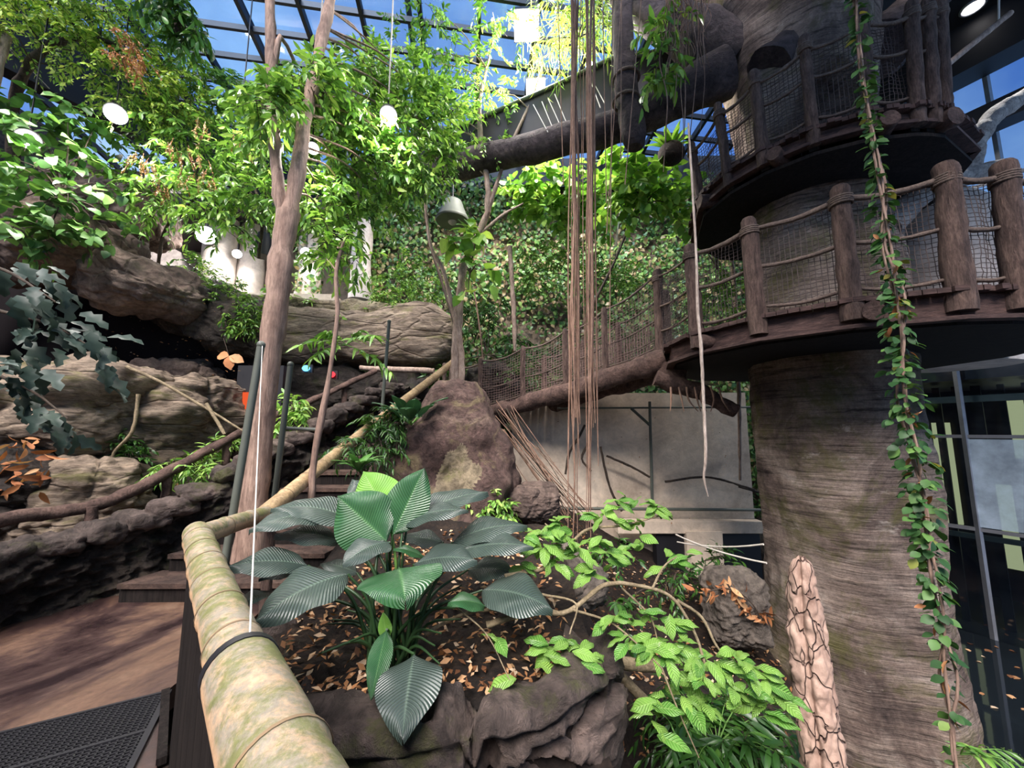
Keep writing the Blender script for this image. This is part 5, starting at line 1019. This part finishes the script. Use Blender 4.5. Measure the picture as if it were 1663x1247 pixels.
mb = MB(); p = at(372, 578, 5.2); leaves(mb, T_RND, np.tile(p, (3, 1)), A((-1, 0, .1), (.9, 0, -.3), (.3, -.3, -1)), A((0, -1, .4), (0, -1, .5), (.2, -1, .2)), .2); mb.build('blade', M['dry'], t); mb = MB(); mb.tube([p, p + A(-.1, 0, .25)], .004, 5); mb.build('stalk', M['twig'], t)
mb = MB(); n = 240; P = np.stack([at(x, y, Y) for x, y, Y in zip(rng.uniform(160, 430, n), rng.uniform(480, 640, n), rng.uniform(6.6, 7.6, n))]); scatter(mb, P, .05); tag(mb.build('caught_leaves', M['litter']), 'small pale leaves caught in the dark cave netting', 'leaf litter', kind='stuff')
mb = MB(); n = 150; P = np.stack([at(x, y, 7.05) for x, y in zip(rng.uniform(850, 1225, n), rng.uniform(670, 850, n))]); scatter(mb, P, .035); tag(mb.build('caught_leaves', M['litter']), 'tiny pale leaf flecks caught before the tan wall under the bridge', 'leaf litter', kind='stuff')
for k, (c, lb) in enumerate((([(205, 595), (260, 620), (330, 660), (395, 700)], 'tan dead branch leaning over the left boulders'), ([(225, 640), (215, 700), (185, 735), (183, 770), (200, 800)], 'pale thin root snaking down between the boulders'), ([(335, 655), (350, 680), (365, 705)], 'short dry stick by the log handrail on the bank'))):
    mb = MB(); mb.tube([at(x, y, 5.0 + .1 * i * (k == 0)) for i, (x, y) in enumerate(c)], [.022, .02, .018, .012, .008][:len(c)], 8, step=.06, wob=.25, seed=k); tag(mb.build('dead_branch', M['twigpale']), lb, 'branch')
# hanging aerial roots in the middle
t = thing('aerial_roots', 'curtain of long tan aerial roots hanging in front of the rope bridge', 'hanging roots', at(945, 880, 4.3)); g = np.random.default_rng(5)
for k in range(26):
    a = g.uniform(925, 968); Y = g.uniform(4.15, 4.5); b = a + g.normal() * 8 + 4 * (a > 945); e = g.uniform(620, 905); ys = np.linspace(-40, e, 8); P = [at(a + (b - a) * s + g.normal() * 2.0, y, Y) for s, y in zip(np.linspace(0, 1, 8), ys)]
    r = g.uniform(.005, .012); mb = MB(); mb.tube(P, [r] * 7 + [r * .5], 6, step=.12, wob=.2, seed=k); mb.build('root', M['root'], t)
t = thing('aerial_roots', 'sparse single aerial roots hanging right of the thick root curtain', 'hanging roots', at(985, 600, 4.3))
for k, (x0, x1, e) in enumerate(((978, 985, 330), (995, 990, 560), (1012, 985, 380), (1045, 1015, 300), (905, 915, 300), (1010, 1008, 260))):
    P = [at(x0 + (x1 - x0) * s, y, 4.4) for s, y in zip(np.linspace(0, 1, 6), np.linspace(-40, e, 6))]; mb = MB(); mb.tube(P, .006, 6, step=.12, wob=.2); mb.build('root', M['root'], t)
t = thing('aerial_roots', 'tangle of thin roots hanging from the giant branch left of the upper platform', 'hanging roots', at(1115, 60, 4.4))
for k in range(34):
    x = g.uniform(1078, 1150); e = g.uniform(40, 130) if k > 5 else g.uniform(170, 290); P = [at(x + g.normal() * 5, y, 4.4 + g.normal() * .05) for y in np.linspace(-30, e, 6)]; r = g.uniform(.004, .009); mb = MB(); mb.tube(P, [r] * 5 + [r * .4], 5, step=.08, wob=.2); mb.build('root', M['root'], t)
mb = MB(); mb.tube([at(x, y, 3.2) for x, y in ((1118, 200), (1124, 300), (1130, 400), (1133, 500), (1139, 570), (1143, 660), (1146, 740), (1143, 775), (1150, 806))], [.008, .009, .011, .013, .014, .013, .012, .009, .004], 10, step=.05, wob=.2)
tag(mb.build('hanging_liana', M['whiteroot']), 'long whitish hanging liana left of the giant trunk', 'liana')
# leafy vine hanging in front of the giant trunk
vp = [(1385, -30), (1400, 90), (1412, 190), (1428, 300), (1442, 400), (1455, 480), (1463, 560), (1470, 640), (1486, 730), (1497, 800), (1506, 870), (1515, 940), (1528, 1020), (1540, 1100), (1548, 1180), (1552, 1250)]
t = thing('hanging_vine', 'long leafy vine hanging in front of the giant trunk and both platforms', 'vine', at(1552, 1247, 2.9)); P = np.array([at(x, y, 2.9) for x, y in vp])
for k in range(3):
    mb = MB(); o = rng.normal(size=(len(P), 3)) * .02; mb.tube(P + o, .009, 7, step=.05, wob=.3, seed=k); mb.build('stem', M['bark'], t)
S, _ = smooth(P, np.ones(len(P)), .01); n = 980; py = np.linspace(0, len(S) - 1, n).astype(int); fr = py / len(S); wid = np.interp(fr, [0, .3, .4, .6, .75, .85, 1], [.05, .05, .08, .12, .11, .05, .02]); dens = rng.random(n) < np.interp(fr, [0, .3, .5, .78, .86, 1], [.5, .55, .9, 1, .35, .12]); py, wid = py[dens], wid[dens]; n = len(py); a = rng.uniform(0, 6.28, n); od = np.stack([np.cos(a), np.sin(a) * .8, 0 * a], 1)
mb = MB(); leaves(mb, T_RND, S[py] + od * (wid * rng.uniform(.1, .9, n))[:, None], od + A(0, 0, -.45) + rng.normal(size=(n, 3)) * .3, A(0, -.4, .9) + rng.normal(size=(n, 3)) * .35, rng.uniform(.05, .10, n)); mb.build('leaves', M['leafvine'], t)
n = 46; i = rng.integers(int(len(S) * .35), int(len(S) * .97), n); mb = MB(); leaves(mb, T_MD, S[i] + rng.normal(size=(n, 3)) * .03, rand_dir(n) + A(0, 0, -.8), rand_dir(n), rng.uniform(.05, .11, n)); mb.build('dry_leaves', M['dry'], t)
# ================================================================== FOREGROUND VEINED PLANT
bp = thing('veined_plant', 'large glossy plant with broad ribbed dark leaves growing in the rock planter', 'plant', at(640, 1075, 2.4)); CB = at(640, 1070, 2.4)
BL = [((565, 932, 2.25), (409, 1014, 1.95), .30, 'big', .16), ((500, 918, 2.35), (362, 922, 2.2), .22, 'big', .14), ((535, 838, 2.55), (404, 860, 2.3), .24, 'big', .16), ((578, 848, 2.6), (440, 826, 2.5), .26, 'big', .18), ((627, 878, 2.4), (548, 805, 2.45), .30, 'bigmid', -.05), ((633, 848, 2.55), (590, 765, 2.65), .26, 'bignew', .0), ((638, 868, 2.45), (689, 760, 2.55), .22, 'bigmid', .0),
      ((662, 846, 2.6), (792, 798, 2.75), .26, 'big', .12), ((655, 850, 2.5), (760, 828, 2.5), .20, 'big', .14), ((735, 880, 2.6), (856, 853, 2.7), .24, 'big', .14), ((748, 894, 2.5), (866, 888, 2.45), .20, 'big', .12), ((632, 880, 2.3), (556, 917, 2.05), .26, 'big', .16), ((672, 916, 2.35), (775, 910, 2.3), .24, 'big', .14), ((648, 922, 2.25), (658, 975, 1.95), .34, 'bigmid', .12), ((783, 958, 2.4), (898, 990, 2.3), .28, 'big', .16), ((788, 984, 2.3), (728, 978, 2.2), .18, 'bigmid', .14),
      ((673, 1062, 2.1), (653, 1199, 1.72), .24, 'big', .10), ((628, 1022, 2.15), (602, 1136, 1.9), .09, 'bigmid', .06), ((628, 1040, 2.2), (622, 995, 2.2), .08, 'bignew', .0), ((549, 878, 2.55), (446, 868, 2.45), .20, 'big', .14), ((496, 924, 2.5), (420, 940, 2.35), .18, 'big', .12), ((450, 960, 2.4), (382, 985, 2.15), .17, 'big', .12), ((622, 830, 2.7), (572, 778, 2.8), .24, 'big', .08), ((720, 880, 2.75), (650, 870, 2.75), .16, 'big', .05), ((760, 925, 2.65), (838, 930, 2.6), .20, 'big', .12), ((580, 930, 2.55), (520, 915, 2.6), .16, 'big', .1), ((690, 905, 2.5), (640, 890, 2.4), .14, 'bigmid', .1)]
for k, (b, tp, w, m, ar) in enumerate(BL):
    B_, T_ = at(*b), at(*tp); mb = MB(); L = np.linalg.norm(T_ - B_); nh = A(0, -.28, .95) if m != 'bignew' and k not in (6, 4, 17) else A(.15, -1, .25)
    if k == 16: nh = A(.05, -.9, .5)
    veined_leaf(mb, B_, T_, w * (1.28 if L > .3 else .9), ar, nh); lf = mb.build('leaf', M[m], bp)
    s = CB + A(rng.uniform(-.12, .12), rng.uniform(-.1, .1), -.02); mid = (s + B_) / 2 + A(0, 0, .10) + (B_ - s) * A(-.12, -.12, 0)
    if k in (16, 17): mid = (s + B_) / 2 + A(0, 0, .08)
    mb = MB(); mb.tube([s, mid, B_], [.013, .010, .006], 8, step=.04); mb.build('leaf_stalk', M['stalk'] if m != 'bignew' else M['stalkg'], lf)
for k in range(22):
    a = rng.uniform(0, 6.28); e = CB + A(math.cos(a) * .4, math.sin(a) * .4, rng.uniform(.05, .35)); mb = MB(); mb.tube([CB + A(math.cos(a) * .06, math.sin(a) * .06, 0), (CB + e) / 2 + A(0, 0, .08), e], [.011, .009, .004], 6, step=.05); mb.build('stalk', M['stalk'], bp)
# ================================================================== BRIGHT WAXY SHRUB
ws = thing('waxy_shrub', 'bright green waxy leaved shrub arching over the pit right of the planter', 'shrub', at(800, 1012, 2.35))
WB = [([(790, 1015, 2.35), (867, 993, 2.4), (923, 993, 2.45), (980, 951, 2.5), (1030, 950, 2.5), (1088, 968, 2.5), (1126, 1023, 2.45), (1147, 1085, 2.4)], .017), ([(1100, 975, 2.5), (1140, 1003, 2.5), (1168, 1055, 2.45), (1215, 1090, 2.4)], .011), ([(820, 935, 2.5), (894, 918, 2.6), (950, 862, 2.7), (1012, 853, 2.75), (1090, 832, 2.85)], .013), ([(930, 990, 2.45), (990, 1010, 2.4), (1040, 1050, 2.35), (1075, 1085, 2.3)], .008), ([(880, 965, 2.5), (935, 980, 2.45), (925, 1030, 2.3)], .008), ([(1060, 955, 2.5), (1078, 920, 2.55), (1105, 900, 2.6)], .008), ([(1010, 955, 2.5), (1055, 1000, 2.45), (1070, 1050, 2.4)], .007), ([(894, 918, 2.6), (905, 870, 2.65), (885, 850, 2.7)], .008), ([(1075, 1085, 2.3), (1100, 1150, 2.25), (1135, 1230, 2.2)], .006), ([(740, 985, 2.3), (790, 1030, 2.2), (828, 1105, 2.05)], .005), ([(690, 1030, 2.4), (745, 1000, 2.4), (800, 990, 2.4), (867, 993, 2.4)], .012)]
for k, (c, r) in enumerate(WB): mb = MB(); mb.tube([at(*q) for q in c], np.linspace(r, r * .45, len(c)), 9, step=.03, wob=.22, seed=k); mb.build('branch', M['twigpale'], ws)
WC = [(875, 862, 2.7, 7), (905, 850, 2.65, 7), (880, 885, 2.6, 6), (940, 900, 2.6, 7), (960, 925, 2.55, 7), (925, 880, 2.6, 6), (980, 840, 2.75, 7), (1000, 815, 2.8, 5), (1040, 815, 2.85, 4), (1060, 825, 2.85, 5), (1030, 850, 2.75, 5), (1035, 880, 2.7, 5), (970, 880, 2.65, 6), (990, 900, 2.6, 5), (895, 910, 2.55, 5), (1088, 910, 2.6, 4), (1112, 905, 2.6, 3), (890, 1065, 2.2, 6), (930, 1050, 2.25, 4), (945, 1075, 2.2, 6), (905, 1045, 2.3, 4), (995, 1005, 2.4, 5), (1020, 1040, 2.35, 4), (1060, 1010, 2.45, 5), (1085, 1000, 2.45, 4), (1055, 1055, 2.35, 6), (1080, 1060, 2.35, 6), (1095, 1045, 2.4, 5), (1130, 1070, 2.35, 5), (1145, 1100, 2.3, 6), (1170, 1080, 2.4, 7), (1195, 1070, 2.4, 6), (1215, 1085, 2.4, 7), (1240, 1100, 2.4, 7), (1255, 1125, 2.4, 6), (1270, 1140, 2.4, 4), (1205, 1125, 2.35, 5), (1235, 1150, 2.35, 4), (1120, 1130, 2.3, 7), (1145, 1145, 2.3, 7), (1062, 1150, 2.25, 5), (1070, 1175, 2.25, 4), (1180, 1130, 2.35, 4), (830, 1100, 2.05, 1), (800, 1030, 2.2, 2), (855, 930, 2.55, 4)]
lc = 0
for px, py, Y, n in WC:
    p = at(px, py, Y); mb = MB()
    for j in range(int(n * 1.35 + .5)):
        a = rng.uniform(0, 6.28); d = A(math.cos(a), math.sin(a) * .7, rng.uniform(-.75, .12)); d /= np.linalg.norm(d); l = rng.uniform(.10, .17); b = p + rng.normal(size=3) * .025; veined_leaf(mb, b, b + d * l, l * .44, .12, A(0, -.35, .9) + rng.normal(size=3) * .25, 7, 11, .5, .12, .07)
    mb.build('leaf_cluster', M['ficusv'], ws)
bl = [(1150, 960), (1180, 955), (1205, 965), (1225, 985), (1235, 1005)]
mb = MB(); mb.tube([at(x, y, 4.6) for x, y in bl], .008, 5, 1, step=.05); n = 50; P = np.stack([at(x + rng.normal() * 10, y + rng.normal() * 6, 4.6) for x, y in (bl[i % 5] for i in range(n))]); leaves(mb, T_MD, P, rand_dir(n) + A(0, 0, -.4), rand_dir(n), rng.uniform(.08, .18, n)); tag(mb.build('dead_leaf_bunch', [M['dry'], M['twig']]), 'russet dead leaves hanging before the giant trunk base', 'dry leaf')
mb = MB(); mb.tube([at(950, 1068, 2.9), at(1005, 1076, 2.9), at(1065, 1082, 2.9)], [.045, .04, .04], 10, step=.04, wob=.25); tag(mb.build('pit_log', M['twigpale']), 'mossy horizontal log across the pit right of the planter', 'log')
mb = MB(); mb.tube([at(985, 1075, 2.95), at(1020, 1110, 2.95), at(1060, 1150, 2.95)], .035, 10, step=.04, wob=.25); tag(mb.build('pit_log', M['twigpale']), 'mossy slanting log under the horizontal pit log', 'log')
